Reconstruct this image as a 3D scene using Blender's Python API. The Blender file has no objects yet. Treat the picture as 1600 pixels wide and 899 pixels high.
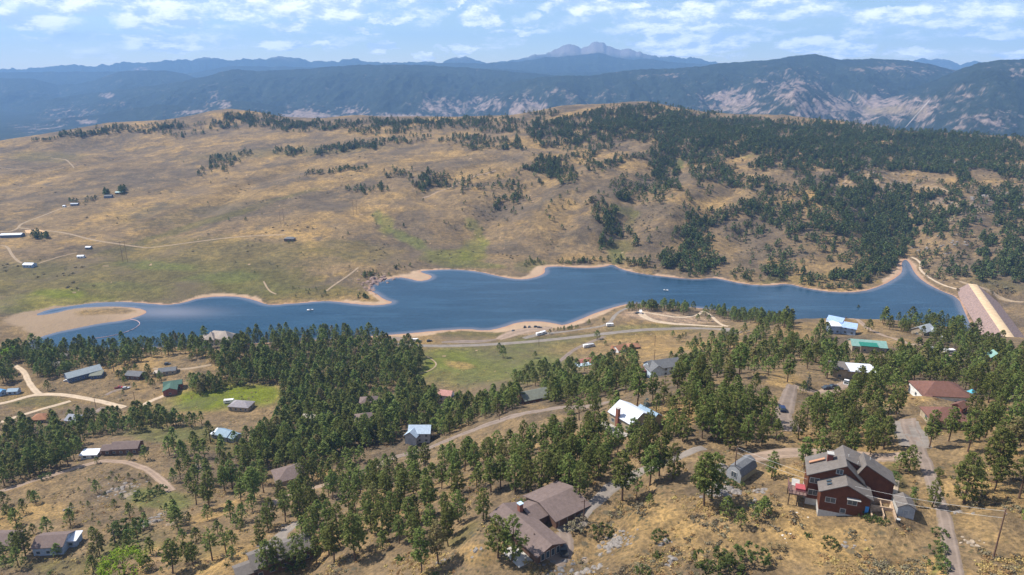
import bpy, bmesh, math, random
import numpy as np
from mathutils import Vector, Matrix
random.seed(7)
rng = np.random.default_rng(11)
scene = bpy.context.scene
col = scene.collection
# ------------------------------------------------------------------ camera
CAM_H = 235.0                       # lake level is z = 0
PITCH = math.radians(17.9)
F = 1067.0
CP, SP = math.cos(PITCH), math.sin(PITCH)
cam_d = bpy.data.cameras.new('camera')
cam = bpy.data.objects.new('camera', cam_d); col.objects.link(cam)
cam.location = (0, 0, CAM_H)
cam.rotation_euler = (math.pi/2 - PITCH, 0, 0)
cam_d.sensor_width = 36.0
cam_d.lens = 36.0*F/1600.0
cam_d.clip_start = 1.0
cam_d.clip_end = 200000.0
scene.camera = cam
# ------------------------------------------------------------------ light
HAZE_D = 7.2e-5
SUN_AZ = math.radians(-71)          # clockwise from +Y: the sun stands left of and a little beyond the view
SUN_EL = math.radians(52)
sdir = Vector((math.sin(SUN_AZ)*math.cos(SUN_EL), math.cos(SUN_AZ)*math.cos(SUN_EL), math.sin(SUN_EL)))
sl = bpy.data.lights.new('sun', 'SUN'); sl.energy = 5.0; sl.angle = math.radians(0.53); sl.color = (1.0, 0.93, 0.82)
so = bpy.data.objects.new('sun', sl); col.objects.link(so)
so.rotation_euler = sdir.to_track_quat('Z', 'Y').to_euler()
so.location = (0, 0, 900)
vs = scene.view_settings
scene.display_settings.display_device = 'sRGB'
vs.view_transform = 'Standard'; vs.look = 'None'; vs.exposure = 0.62; vs.gamma = 1.0; vs.use_curve_mapping = False
scene.render.engine = 'CYCLES'
cy = scene.cycles
cy.max_bounces = 5; cy.diffuse_bounces = 3; cy.glossy_bounces = 2; cy.transmission_bounces = 2
cy.volume_bounces = 1; cy.transparent_max_bounces = 6
cy.use_denoising = True
cy.sample_clamp_indirect = 4.0

# ------------------------------------------------------------------ node helper
class NT:
    def __init__(s, tree): s.t = tree; s.n = tree.nodes; s.l = tree.links
    def new(s, typ, **kw):
        nd = s.n.new(typ)
        for k, v in kw.items():
            if k == 'ins':
                for a, b in v.items():
                    if isinstance(b, bpy.types.NodeSocket): s.l.new(b, nd.inputs[a])
                    else: nd.inputs[a].default_value = b
            else: setattr(nd, k, v)
        return nd
    def math(s, op, a, b=None, c=None, clamp=False):
        nd = s.n.new('ShaderNodeMath'); nd.operation = op; nd.use_clamp = clamp
        for i, v in enumerate((a, b, c)):
            if v is None: continue
            if isinstance(v, bpy.types.NodeSocket): s.l.new(v, nd.inputs[i])
            else: nd.inputs[i].default_value = v
        return nd.outputs[0]
    def mix(s, fac, a, b, blend='MIX'):
        nd = s.n.new('ShaderNodeMix'); nd.data_type = 'RGBA'; nd.blend_type = blend
        for i, v in ((0, fac), (6, a), (7, b)):
            if isinstance(v, bpy.types.NodeSocket): s.l.new(v, nd.inputs[i])
            else: nd.inputs[i].default_value = v if i == 0 else (*v[:3], 1)
        return nd.outputs[2]
    def ramp(s, fac, lo, hi, a=0.0, b=1.0, smooth=True):
        nd = s.n.new('ShaderNodeMapRange'); nd.interpolation_type = 'SMOOTHSTEP' if smooth else 'LINEAR'
        if isinstance(fac, bpy.types.NodeSocket): s.l.new(fac, nd.inputs[0])
        nd.inputs[1].default_value = lo; nd.inputs[2].default_value = hi
        nd.inputs[3].default_value = a; nd.inputs[4].default_value = b
        return nd.outputs[0]
    def noise(s, vec, scale, detail=4, rough=0.55, out=0, dist=0.0):
        nd = s.n.new('ShaderNodeTexNoise'); s.l.new(vec, nd.inputs['Vector'])
        nd.inputs['Scale'].default_value = scale; nd.inputs['Detail'].default_value = detail
        nd.inputs['Roughness'].default_value = rough; nd.inputs['Distortion'].default_value = dist
        return nd.outputs[out]

# ------------------------------------------------------------------ world: sky and far cumulus
world = bpy.data.worlds.new('World'); scene.world = world; world.use_nodes = True
w = NT(world.node_tree); w.n.clear()
sky = w.new('ShaderNodeTexSky'); sky.sky_type = 'NISHITA'; sky.sun_disc = False
sky.sun_elevation = SUN_EL; sky.sun_rotation = SUN_AZ; sky.altitude = 1900; sky.air_density = 1.0; sky.dust_density = 0.2; sky.ozone_density = 2.5
geo = w.new('ShaderNodeNewGeometry')
tc = w.new('ShaderNodeTexCoord')
sep = w.new('ShaderNodeSeparateXYZ', ins={0: tc.outputs['Generated']})
gx, gy, gz = sep.outputs
az = w.math('ARCTAN2', gx, gy)                                   # radians, 0 = straight ahead
hyp = w.math('SQRT', w.math('ADD', w.math('MULTIPLY', gx, gx), w.math('MULTIPLY', gy, gy)))
el = w.math('ARCTAN2', gz, hyp)
elc = w.math('MAXIMUM', el, 0.0)
# cloud coordinates: clouds flatten and crowd together toward the horizon
v_ = w.math('POWER', w.math('ADD', elc, 0.012), 0.62)
cv = w.new('ShaderNodeCombineXYZ', ins={0: w.math('MULTIPLY', az, 9.0), 1: w.math('MULTIPLY', v_, 13.0), 2: 3.1}).outputs[0]
cvs = w.new('ShaderNodeCombineXYZ', ins={0: w.math('ADD', w.math('MULTIPLY', az, 9.0), -0.10), 1: w.math('ADD', w.math('MULTIPLY', v_, 13.0), 0.16), 2: 3.1}).outputs[0]
def px_dir(px, py):
    xr, yr = (px-800)/F, (449.5-py)/F
    X, Y, Z = xr, CP + yr*SP, -SP + yr*CP
    return math.atan2(X, Y), math.atan2(Z, math.hypot(X, Y))
# cumulus banks: (px, py, half width, half height, strength) where they stand over the horizon
banks = [(90,8,60,12,.9),(35,30,45,8,.7),(190,10,50,14,.9),(250,28,60,14,.9),(310,12,70,14,.8),(370,15,40,14,.75),(120,62,60,8,.45),(250,66,55,12,.55),
         (15,60,40,8,.4),(430,8,40,12,.9),(470,22,22,7,.7),(520,12,50,14,1.),(610,29,38,6,.9),(445,39,36,6,.7),(556,44,14,5,.9),(590,46,12,5,.5),(440,73,36,7,.85),(505,75,26,4,.7),
         (593,74,20,9,.8),(660,85,10,9,.7),(690,81,9,7,.6),(722,80,16,8,.7),(705,5,14,10,.8),(750,26,32,14,.8),(800,50,30,5,.7),(845,48,15,5,.4),(640,12,70,16,.45),
         (900,8,120,9,.6),(820,30,25,12,.5),(1040,35,60,16,.75),(1085,22,28,18,.7),(1130,30,50,10,.5),(1055,68,62,18,.9),(1110,66,50,12,.7),(1160,60,30,14,.8),(1200,30,60,30,.55),(1150,86,30,6,.6),
         (1250,15,60,25,.5),(1280,72,52,12,.95),(1330,78,36,14,.8),(1350,32,50,18,.6),(1440,25,80,16,.85),(1540,26,50,12,.85),(1480,40,60,10,.6),(1560,52,40,9,.85),(1420,82,30,6,.6),(1590,92,30,6,.8),(1500,12,80,14,.55),(1385,13,16,4,.8),(1430,57,50,8,.3)]
acc = None
pw = w.new('ShaderNodeCombineXYZ', ins={0: w.math('MULTIPLY', az, 26), 1: w.math('MULTIPLY', el, 55), 2: 0}).outputs[0]
wob = w.noise(pw, 1.0, 5, .62, out=1)
ws = w.new('ShaderNodeSeparateColor', ins={0: wob}).outputs
azw = w.math('ADD', az, w.math('MULTIPLY', w.math('SUBTRACT', ws[0], .5), .075))
elw = w.math('ADD', el, w.math('MULTIPLY', w.math('SUBTRACT', ws[1], .5), .035))
for (bx_, by_, rx_, ry_, st_) in banks:
    a0, e0 = px_dir(bx_, by_)
    dx = w.math('MULTIPLY', w.math('SUBTRACT', azw, a0), F/rx_*1.0)
    dy = w.math('MULTIPLY', w.math('SUBTRACT', elw, e0), F/ry_*1.0)
    r2 = w.math('ADD', w.math('MULTIPLY', dx, dx), w.math('MULTIPLY', dy, dy))
    g = w.math('MULTIPLY', w.math('SUBTRACT', 1.5, r2, clamp=True), st_)
    acc = g if acc is None else w.math('SMOOTH_MAX', acc, g, .15)
n1 = w.noise(cv, 1.9, 10, .66)
n2 = w.noise(cvs, 1.9, 10, .66)
wide = w.ramp(w.noise(cv, 1.1, 5, .55), .42, .7)
hi = w.ramp(el, .11, .22)                                      # beyond the picture the layer goes on
dens0 = w.math('ADD', w.math('MULTIPLY', acc, .78), w.math('MULTIPLY', w.math('MULTIPLY', wide, hi), .5))
dens0 = w.math('ADD', dens0, w.math('MULTIPLY', w.math('SUBTRACT', w.noise(cv, .45, 3, .5), .5), 1.1))
cl = w.math('ADD', dens0, w.math('MULTIPLY', w.math('SUBTRACT', n1, .5), 1.9))
mask = w.ramp(cl, .06, .74)
thin = w.math('MULTIPLY', w.ramp(w.noise(cv, .7, 6, .6), .38, .68), w.math('MULTIPLY', w.ramp(el, .03, .075), .32))   # grey-blue veil of thin cloud
lit = w.ramp(w.math('SUBTRACT', n1, n2), -.10, .12)
ccol = w.mix(lit, (5.6, 6.9, 9.6), (12.5, 12.6, 13.6))
below = w.ramp(el, 0.0, 0.004)
skyc = w.mix(w.math('MULTIPLY', thin, below), sky.outputs[0], (5.4, 6.8, 9.6))
skyc = w.mix(w.math('MULTIPLY', w.math('MULTIPLY', mask, below), .88), skyc, ccol)
bg = w.new('ShaderNodeBackground', ins={0: skyc, 1: 0.084})
w.new('ShaderNodeOutputWorld', ins={0: bg.outputs[0]})

# ------------------------------------------------------------------ helpers
def tag(o, label=None, cat=None, group=None, kind=None):
    if label: o['label'] = label
    if cat: o['category'] = cat
    if group: o['group'] = group
    if kind: o['kind'] = kind
    return o
def empty(name, loc, rz=0, label=None, cat=None, group=None):
    o = bpy.data.objects.new(name, None); col.objects.link(o)
    o.location = loc; o.rotation_euler = (0, 0, rz); o.empty_display_size = 2
    return tag(o, label, cat, group)
def grid_mesh(name, P, mat, attrs=None, smooth=True):
    """P: (rows, cols, 3)"""
    R, C = P.shape[:2]
    me = bpy.data.meshes.new(name)
    idx = np.arange(R*C).reshape(R, C)
    q = np.stack([idx[:-1, :-1], idx[:-1, 1:], idx[1:, 1:], idx[1:, :-1]], -1).reshape(-1, 4)
    me.vertices.add(R*C); me.vertices.foreach_set('co', P.reshape(-1).astype(np.float32))
    me.loops.add(q.size); me.loops.foreach_set('vertex_index', q.reshape(-1).astype(np.int32))
    me.polygons.add(len(q)); me.polygons.foreach_set('loop_start', np.arange(0, q.size, 4, dtype=np.int32))
    if smooth: me.polygons.foreach_set('use_smooth', np.ones(len(q), bool))
    me.update(calc_edges=True)
    for k, a in (attrs or {}).items():
        if a.ndim == 3:
            at = me.attributes.new(k, 'FLOAT_COLOR', 'POINT')
            rgba = np.ones((R*C, 4), np.float32); rgba[:, :3] = a.reshape(-1, 3)
            at.data.foreach_set('color', rgba.reshape(-1))
        else:
            at = me.attributes.new(k, 'FLOAT', 'POINT'); at.data.foreach_set('value', a.reshape(-1).astype(np.float32))
    me.materials.append(mat)
    o = bpy.data.objects.new(name, me); col.objects.link(o)
    return o
# numpy gradient noise
_perm = rng.permutation(4096); _ga = rng.random(4096)*2*np.pi
def perlin(x, y, seed=0):
    xi = np.floor(x).astype(np.int64); yi = np.floor(y).astype(np.int64)
    fx, fy = x-xi, y-yi
    def g(ix, iy, dx, dy):
        h = _perm[(_perm[(ix+seed*131) & 4095] + iy) & 4095]
        a = _ga[h]; return np.cos(a)*dx + np.sin(a)*dy
    u = fx*fx*fx*(fx*(fx*6-15)+10); v = fy*fy*fy*(fy*(fy*6-15)+10)
    a = g(xi, yi, fx, fy); b = g(xi+1, yi, fx-1, fy); c = g(xi, yi+1, fx, fy-1); d = g(xi+1, yi+1, fx-1, fy-1)
    return (a*(1-u)+b*u)*(1-v) + (c*(1-u)+d*u)*v
def fbm(x, y, oct=4, seed=0, gain=.5):
    s = 0; a = 1; t = 0
    for i in range(oct):
        s = s + a*perlin(x*2**i + 17.3*i, y*2**i - 9.1*i, seed+i); t += a; a *= gain
    return s/t*1.4
def ridged(x, y, oct=4, seed=0, gain=.5):
    s = 0; a = 1; t = 0
    for i in range(oct):
        s = s + a*(1-2*np.abs(perlin(x*2**i + 7.7*i, y*2**i + 3.3*i, seed+i))); t += a; a *= gain
    return s/t
def sstep(a, b, x):
    t = np.clip((x-a)/(b-a), 0, 1); return t*t*(3-2*t)
def px2w(px, py, z):
    xr = (np.asarray(px, float)-800)/F; yr = (449.5-np.asarray(py, float))/F
    vz = -SP + yr*CP; t = (np.asarray(z, float)-CAM_H)/vz
    return np.stack([xr*t, (CP+yr*SP)*t, np.asarray(z, float)+0*t], -1)
def w2px(X, Y, Z):
    dz = Z-CAM_H; dep = Y*CP - dz*SP; up = Y*SP + dz*CP
    return 800+F*X/dep, 449.5-F*up/dep, dep

# ------------------------------------------------------------------ terrain
lake_px = [(40,536),(80,521),(120,513),(160,505),(195,501),(222,493),(232,487),(215,481),(180,479),(140,480),(110,483),(85,490),(50,494),
 (75,484),(100,480),(150,473),(200,472),(235,475),(260,477),(285,474),(310,466),(345,463),(375,464),(400,470),(415,476),(430,477),(450,475),(470,474),(500,471),(520,471),(560,476),
 (590,478),(618,473),(600,468),(590,460),(578,454),(578,447),(590,441),(605,437),(622,433),(640,436),(655,440),(672,437),(676,431),(662,427),(655,424),(680,422),(712,421),(750,425),(775,431),
 (800,436),(820,437),(840,433),(853,426),(850,418),(870,416),(895,418),(920,419),(945,417),(957,413),(970,421),(1000,428),(1050,434),(1090,437),(1112,434),(1130,437),(1160,444),(1200,447),
 (1230,443),(1260,451),(1300,457),(1345,457),(1380,446),(1402,433),(1411,424),(1408,412),(1414,404),(1422,412),(1428,426),(1442,440),(1470,455),(1497,465),(1508,490),(1518,512),(1528,540),
 (1500,548),(1440,545),(1380,535),(1300,522),(1240,508),(1180,492),(1120,484),(1050,478),(990,474),(975,476),(960,480),(930,489),(905,500),(880,509),(870,506),(845,502),(810,503),(785,512),(760,517),(730,514),
 (680,517),(640,521),(600,524),(560,526),(500,531),(400,537),(300,541),(200,545),(120,548),(70,548),(45,545)]
lake_w = px2w([p[0] for p in lake_px], [p[1] for p in lake_px], 0.0)[:, :2]
# smooth the outline (chaikin) so the shore has no corners
def chaikin(P, n=2, closed=True):
    for _ in range(n):
        Q = np.roll(P, -1, 0) if closed else P[1:]
        A = P if closed else P[:-1]
        N = np.empty((2*len(A), P.shape[1])); N[0::2] = .75*A+.25*Q; N[1::2] = .25*A+.75*Q
        if not closed: N = np.vstack([P[:1], N, P[-1:]])
        P = N
    return P
lake_w = chaikin(lake_w, 1)
def poly_sd(X, Y, P):
    """signed distance to polygon, negative inside"""
    shp = X.shape; x = X.reshape(-1); y = Y.reshape(-1)
    d2 = np.full(x.shape, 1e18); ins = np.zeros(x.shape, bool)
    Q = np.roll(P, -1, 0)
    for (ax, ay), (bx, by) in zip(P, Q):
        ex, ey = bx-ax, by-ay; L = ex*ex+ey*ey+1e-9
        t = np.clip(((x-ax)*ex+(y-ay)*ey)/L, 0, 1)
        d2 = np.minimum(d2, (x-ax-t*ex)**2+(y-ay-t*ey)**2)
        if ay != by:
            c = ((ay > y) != (by > y)); ins ^= c & (x < ex*(y-ay)/(by-ay)+ax)
    d = np.sqrt(d2); return np.where(ins, -d, d).reshape(shp)

near_ctl = [(0,1200,68),(400,1200,92),(800,1200,116),(1200,1200,128),(1600,1200,134),(0,899,48),(90,860,50),(200,890,60),(300,880,68),(420,890,76),(550,880,88),(660,895,100),(780,875,107),(900,870,112),(1000,890,117),
 (1100,880,121),(1250,880,124),(1400,880,127),(1550,890,131),(1600,800,133),(850,790,106),(1000,790,115),(1100,790,120),(1150,740,120),(1200,800,123),(1310,790,125),(1420,800,127),(1500,780,129),(1590,720,130),(1450,700,124),
 (1330,710,120),(1250,700,118),(1380,650,112),(1465,640,106),(1550,640,110),(1600,640,112),(1225,640,113),(1150,690,118),(1060,720,116),(1000,655,110),(1155,590,108),(1000,625,104),(1180,540,70),(1240,520,66),(1250,600,106),
 (1290,590,100),(1330,578,90),(1355,548,78),(1312,522,68),(1370,502,66),(1420,515,66),(1460,545,80),(1550,572,84),(1600,565,84),(1180,502,24),(1140,512,12),(1110,535,18),(1060,520,9),(1000,545,16),(1030,590,66),(970,548,14),
 (1500,520,60),(1440,507,62),(1545,552,68),(1250,502,58),
 (910,572,18),(850,590,34),(835,628,58),(905,655,88),(900,610,55),(960,600,62),(1080,565,62),(1000,500,9),(950,492,5),(900,530,8),(820,515,2),(760,535,4),(620,532,4),(800,570,12),(700,560,8),(697,622,24),(650,600,15),(650,575,12),(600,640,26),
 (657,690,43),(740,670,62),(800,650,70),(850,690,89),(760,720,83),(680,740,66),(600,740,53),(560,690,38),(500,700,34),(450,750,44),(500,800,62),(560,800,72),(620,800,82),(720,800,95),(800,760,99),(900,740,105),(950,690,106),
 (350,850,64),(350,760,42),(300,720,34),(200,705,30),(100,720,28),(0,740,28),(60,790,36),(150,780,40),(250,790,46),(0,680,18),(100,640,10),(200,640,10),(380,640,14),(355,680,22),(268,612,9),(130,590,7),(22,615,7),(0,570,4),
 (100,565,5),(200,560,5),(345,540,14),(420,560,12),(500,548,6),(500,600,18),(420,620,14),(560,560,8),(580,533,4)]
far_y = [450, 415, 380, 350, 300, 260, 230, 200]
far_tab = {  # px: heights at far_y
 0: [4, 6, 9, 13, 21, 31, 44, None], 150: [3, 6, 9, 13, 21, 32, 44, None], 300: [3, 6, 9, 13, 22, 34, 50, 72], 450: [3, 7, 11, 17, 27, 40, 58, 82],
 600: [None, 5, 10, 18, 32, 50, 66, 88], 740: [None, None, 6, 13, 32, 52, 70, 92], 900: [None, None, 11, 22, 42, 60, 78, 98], 1050: [None, None, 12, 24, 42, 60, 80, 100],
 1200: [None, None, 12, 22, 42, 62, 80, 92], 1330: [None, 4, 12, 22, 42, 60, 76, None], 1420: [None, None, 5, 16, 38, 56, 72, None], 1500: [None, 9, 18, 28, 46, 62, 76, None], 1600: [7, 16, 24, 34, 50, 64, 77, None]}
crest = [(-150,232,50),(0,222,55),(60,213,64),(100,206,72),(170,193,84),(250,190,88),(300,182,98),(330,175,108),(360,171,112),(400,176,104),(440,184,96),(500,187,96),(560,181,101),(600,184,99),(650,183,100),(700,184,100),(800,183,102),
 (870,171,114),(940,166,124),(1010,161,130),(1060,171,118),(1100,178,108),(1200,182,102),(1300,190,94),(1400,205,86),(1500,212,84),(1600,218,82),(1750,228,76)]
ctl = [px2w(a, b, c) for a, b, c in near_ctl]
for px, hs in far_tab.items():
    for y, h in zip(far_y, hs):
        if h is not None: ctl.append(px2w(px, y, h))
for a, b, c in crest:
    p = px2w(a, b, c); ctl.append(p)
    ctl.append(np.array([p[0]*1.12, p[1]*1.12, c-45])); ctl.append(np.array([p[0]*1.3, p[1]*1.3, c-170]))
ctl += [np.array(v, float) for v in ((0, 50, 118), (-60, 50, 90), (60, 50, 130), (400, 300, 115), (520, 420, 90), (-420, 300, 20), (-600, 500, 6), (620, 560, 20), (-800, 700, 6), (780, 720, 24), (1150, 1000, 50), (-1200, 1100, 24))]
for p in lake_w[::6]: ctl.append(np.array([p[0], p[1], 0.3]))
# occluded shore land
ctl = np.array(ctl)
def warp(X, Y): return np.stack([X/Y*2.2, np.log(Y)*2.4], -1)
CW = warp(ctl[:, 0], ctl[:, 1])
def kern(d2): return np.sqrt(d2+.004)
A = kern(((CW[:, None]-CW[None])**2).sum(-1)); n = len(ctl)
M = np.zeros((n+3, n+3)); M[:n, :n] = A - np.eye(n)*.0015; M[:n, n] = 1; M[n, :n] = 1; M[:n, n+1:] = CW; M[n+1:, :n] = CW.T
sol = np.linalg.solve(M, np.concatenate([ctl[:, 2], [0, 0, 0]]))
def rbf(X, Y):
    W = warp(X, Y).reshape(-1, 2); out = np.empty(len(W))
    for i in range(0, len(W), 20000):
        w_ = W[i:i+20000]; out[i:i+20000] = kern(((w_[:, None]-CW[None])**2).sum(-1)) @ sol[:n] + sol[n] + w_ @ sol[n+1:]
    return out.reshape(X.shape)
NU, NV = 1300, 860
U = np.linspace(-1.22, 1.22, NU); V = np.linspace(math.log(52), math.log(3300), NV)
UU, VV = np.meshgrid(U, V)
GY = np.exp(VV); GX = UU*GY
# coarse evaluation of the smooth base, then bilinear (it is smooth)
cu, cv_ = np.linspace(U[0], U[-1], 260), np.linspace(V[0], V[-1], 230)
c1, c2 = np.meshgrid(cu, cv_); base = rbf(c1*np.exp(c2), np.exp(c2))
def bil(G, U0, U1, V0, V1, u, v):
    R, C = G.shape
    a = np.clip((u-U0)/(U1-U0)*(C-1), 0, C-1.001); b = np.clip((v-V0)/(V1-V0)*(R-1), 0, R-1.001)
    i = a.astype(int); j = b.astype(int); fa = a-i; fb = b-j
    return (G[j, i]*(1-fa)+G[j, i+1]*fa)*(1-fb)+(G[j+1, i]*(1-fa)+G[j+1, i+1]*fa)*fb
H = bil(base, cu[0], cu[-1], cv_[0], cv_[-1], UU, VV)
SD = np.full(GX.shape, 999.0); _r = (GY[:, 0] > lake_w[:, 1].min()-70) & (GY[:, 0] < lake_w[:, 1].max()+90); SD[_r] = poly_sd(GX[_r], GY[_r], lake_w)
farm = sstep(700, 1050, GY)                                        # across the lake: larger relief
amp_far = (5 + 18*sstep(-500, 250, GX))*farm*(.35+.65*sstep(8, 45, H))
H = H + amp_far*(ridged(GX/230, GY/260, 4, 3)-.25) + 5*farm*sstep(10, 60, H)*fbm(GX/420, GY/420, 3, 9)
nearm = 1-sstep(450, 650, GY)
# draws that drain the far slopes into the lake
JX = GX+18*fbm(GX/70, GY/70, 3, 610); JY = GY+26*fbm(GX/70, GY/90, 3, 611)
def carve(pts, depth, width):
    global H
    w0 = px2w([p[0] for p in pts], [p[1] for p in pts], [p[2] for p in pts])[:, :2]; P = chaikin(w0, 2, False)
    R0 = int(np.searchsorted(GY[:, 0], 760)); d2 = np.full(GX[R0:].shape, 1e12); tt = np.zeros(d2.shape); jitx, jity = JX[R0:], JY[R0:]
    n_ = len(P)-1
    for i in range(n_):
        (ax, ay), (bx, by) = P[i], P[i+1]; ex, ey = bx-ax, by-ay; t = np.clip(((jitx-ax)*ex+(jity-ay)*ey)/(ex*ex+ey*ey), 0, 1); d_ = (jitx-ax-t*ex)**2+(jity-ay-t*ey)**2
        m = d_ < d2; d2 = np.where(m, d_, d2); tt = np.where(m, (i+t)/n_, tt)
    dd = np.sqrt(d2); dep = depth*sstep(0, .25, tt)*(1-.6*tt)
    h_ = H[R0:]; H[R0:] = h_ - dep*np.exp(-np.abs(dd/width)**1.25)*sstep(0, 14, h_) + dep*.45*np.exp(-((dd-width*1.9)/(width*.9))**2)*sstep(8, 20, h_)
for pts, dp, wd in [([(1418,405,2),(1392,372,12),(1360,335,26),(1320,300,42),(1270,268,58),(1230,240,74)], 17, 34), ([(958,415,2),(966,380,10),(980,345,20),(1010,305,40),(1042,270,58),(1050,235,76)], 15, 30),
                    ([(745,412,2),(745,380,6),(760,345,18),(800,315,32),(850,280,50),(930,250,66)], 12, 34), ([(660,425,2),(640,380,8),(600,350,18),(560,320,26),(500,290,34)], 9, 34), ([(1200,442,2),(1170,400,12),(1150,370,18),(1190,330,32),(1230,300,44)], 12, 26),
                    ([(1110,433,2),(1088,395,12),(1100,355,22),(1130,315,38),(1160,280,52)], 12, 24), ([(1480,445,6),(1500,400,18),(1540,350,34),(1590,310,48)], 13, 30), ([(180,405,8),(250,370,13),(330,325,20),(400,285,30),(470,262,40),(560,240,52)], 9, 30),
                    ([(860,412,2),(880,370,14),(900,330,28),(940,290,48)], 8, 22), ([(1290,455,2),(1280,410,12),(1300,370,22)], 8, 24), ([(0,300,21),(120,262,31),(240,235,42),(330,215,60)], 9, 40), ([(640,330,20),(690,290,36),(760,255,60),(850,232,76)], 9, 26)]:
    carve(pts, dp, wd)
# beyond the crest the land drops out of sight
_cu = np.array([px2w(a, b, c) for a, b, c in crest]); _k = _cu[:, 0]/_cu[:, 1]; _o = np.argsort(_k)
YC = np.interp(UU, _k[_o], _cu[_o, 1]); ZC = np.interp(UU, _k[_o], _cu[_o, 2])
_b = sstep(YC*.90, YC*1.0, GY); H = H*(1-_b) + (ZC+(H-ZC)*.35)*_b
H = np.where(GY > YC, np.minimum(H, ZC+4-.22*(GY-YC)), H)
H = H + nearm*sstep(5, 35, H)*(2.6*fbm(GX/55, GY/60, 4, 21) + 1.6*(ridged(GX/38, GY/44, 3, 31)-.3))
H = H + .25*fbm(GX/9, GY/9, 3, 41)*(1-sstep(300, 600, GY))
# shore: land rises gently from the water line, bed falls away
dpos = np.maximum(SD, 0)
land = np.where(GY < YC, np.maximum(H, .35), H)*sstep(-2, 42, dpos) + .045*np.minimum(dpos, 30)
Hf = np.where(SD < 0, np.maximum(-.10*(-SD), -9.0), land)
Hf = np.where((SD > 0) & (GY < YC), np.maximum(Hf, .02*np.minimum(SD, 10)), Hf)
# the valley side below the dam is cut down so its downstream face shows
_a = px2w(1521, 446, 9.0)[:2]; _b = px2w(1592, 549, 9.0)[:2]; _t = (_b-_a)/np.hypot(*(_b-_a)); _al = ((GX-_a[0])*_t[0]+(GY-_a[1])*_t[1])/np.hypot(*(_b-_a)); _of = (GX-_a[0])*(-_t[1])+(GY-_a[1])*_t[0]
_sg = 1 if (-_t[1]) > 0 else -1; _of = _of*_sg
_cap = np.where(_of < 26, 8.4-16*np.abs(_of)/26, -7.2+(_of-26)*.30); _in = (_al > -.08) & (_al < 1.5) & (_of > -3) & (_of < 140)
_w = sstep(-.08, .02, _al)*(1-sstep(1.2, 1.5, _al)); Hf = np.where(_in, np.minimum(Hf, _cap*_w+Hf*(1-_w)), Hf)
# level pads under the buildings
pads = []
def height(X, Y):
    return bil(Hf, U[0], U[-1], V[0], V[-1], np.asarray(X)/np.asarray(Y), np.log(Y))
def flatten(px, py, r, zoff=0.0):
    global Hf
    p = hit(px, py)
    m = 1-sstep(r*.8, r*1.7, np.hypot(GX-p[0], GY-p[1]))
    Hf = Hf*(1-m) + (p[2]+zoff)*m
    update_slopes()
def update_slopes():
    global SL
    SL = np.maximum.accumulate((Hf-CAM_H)/GY, 0)
update_slopes()
def hits(px, py):
    """first visible terrain point behind each pixel; vectorised"""
    px = np.atleast_1d(np.asarray(px, float)); py = np.atleast_1d(np.asarray(py, float))
    xr = (px-800)/F; yr = (449.5-py)/F
    dy = CP+yr*SP; s = (-SP+yr*CP)/dy; u = xr/dy
    fu = np.clip((u-U[0])/(U[-1]-U[0])*(NU-1), 0, NU-1.001); i = np.round(fu).astype(int)
    out = np.empty((len(px), 3))
    for k in range(len(px)):
        c = SL[:, i[k]]; j = int(np.searchsorted(c, s[k]))
        if j >= NV: out[k] = np.nan; continue
        if j == 0: v = V[0]
        else:
            a, b = c[j-1], c[j]; t = (s[k]-a)/(b-a+1e-12); v = V[j-1]+(V[j]-V[j-1])*min(max(t, 0), 1)
        Y = math.exp(v); out[k] = (u[k]*Y, Y, 0)
    ok = ~np.isnan(out[:, 0]); out[ok, 2] = height(out[ok, 0], out[ok, 1])
    return out
def hit(px, py): return hits([px], [py])[0]
# level pads (px, py of the pad centre, radius m)
for a in [(850,835,17),(1150,745,7),(1413,808,5),(1465,640,12),(1475,662,8),(130,590,14),(268,612,9),(657,690,8),(450,745,9),(415,890,15),(835,625,8),(1030,585,11),(1000,672,9),(1312,519,9),(1355,545,10),
          (345,534,13),(200,703,9),(88,858,9),(355,686,8),(375,640,8),(1335,590,9),(1225,640,8),(950,775,9),(1300,610,7),(1470,550,10)]:
    flatten(*a)
# the red house stands on ground that climbs to its right
_p = hit(1316, 806); _c, _s = math.cos(math.radians(-19)), math.sin(math.radians(-19))
_lx = (GX-_p[0])*_c+(GY-_p[1])*_s; _ly = -(GX-_p[0])*_s+(GY-_p[1])*_c
_m = (1-sstep(1.0, 1.7, np.hypot((_lx-1)/13, (_ly-5)/11)))
Hf = Hf*(1-_m)+(_p[2]+np.clip(.27*(_lx+1), -1.2, 3.0))*_m; update_slopes()
# ------------------------------------------------------------------ land cover colours, fixed to the ground
C_GOLD = np.array((.325, .222, .098)); C_TAN = np.array((.205, .150, .090)); C_SAGE = np.array((.112, .090, .070)); C_OLIVE = np.array((.108, .104, .036))
C_LUSH = np.array((.130, .165, .012)); C_GREEN = np.array((.105, .130, .036)); C_DIRT = np.array((.300, .205, .145)); C_SAND = np.array((.37, .265, .18)); C_WET = np.array((.36, .20, .13))
C_BROWN = np.array((.150, .110, .068)); C_BARE = np.array((.36, .265, .20)); C_FLOOR = np.array((.115, .085, .045)); C_ROCK = np.array((.30, .25, .22)); C_PALE = np.array((.40, .30, .20))
PX, PY, DEP = w2px(GX, GY, Hf)
jx = fbm(GX/60, GY/60, 4, 51); jy = fbm(GX/60+40, GY/60, 4, 52)
scl = 1067.0/DEP                                                    # pixels per metre there
WX = PX + jx*14*scl; WY = PY + jy*9*scl*.6
nA = fbm(GX/170, GY/200, 5, 61); nB = fbm(GX/60, GY/75, 5, 62); nC = fbm(GX/22, GY/26, 4, 63); nD = fbm(GX/7, GY/8, 3, 64)
def lerp(a, b, m): return a*(1-m[..., None]) + b*m[..., None]
near = 1-sstep(520, 640, GY)
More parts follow.
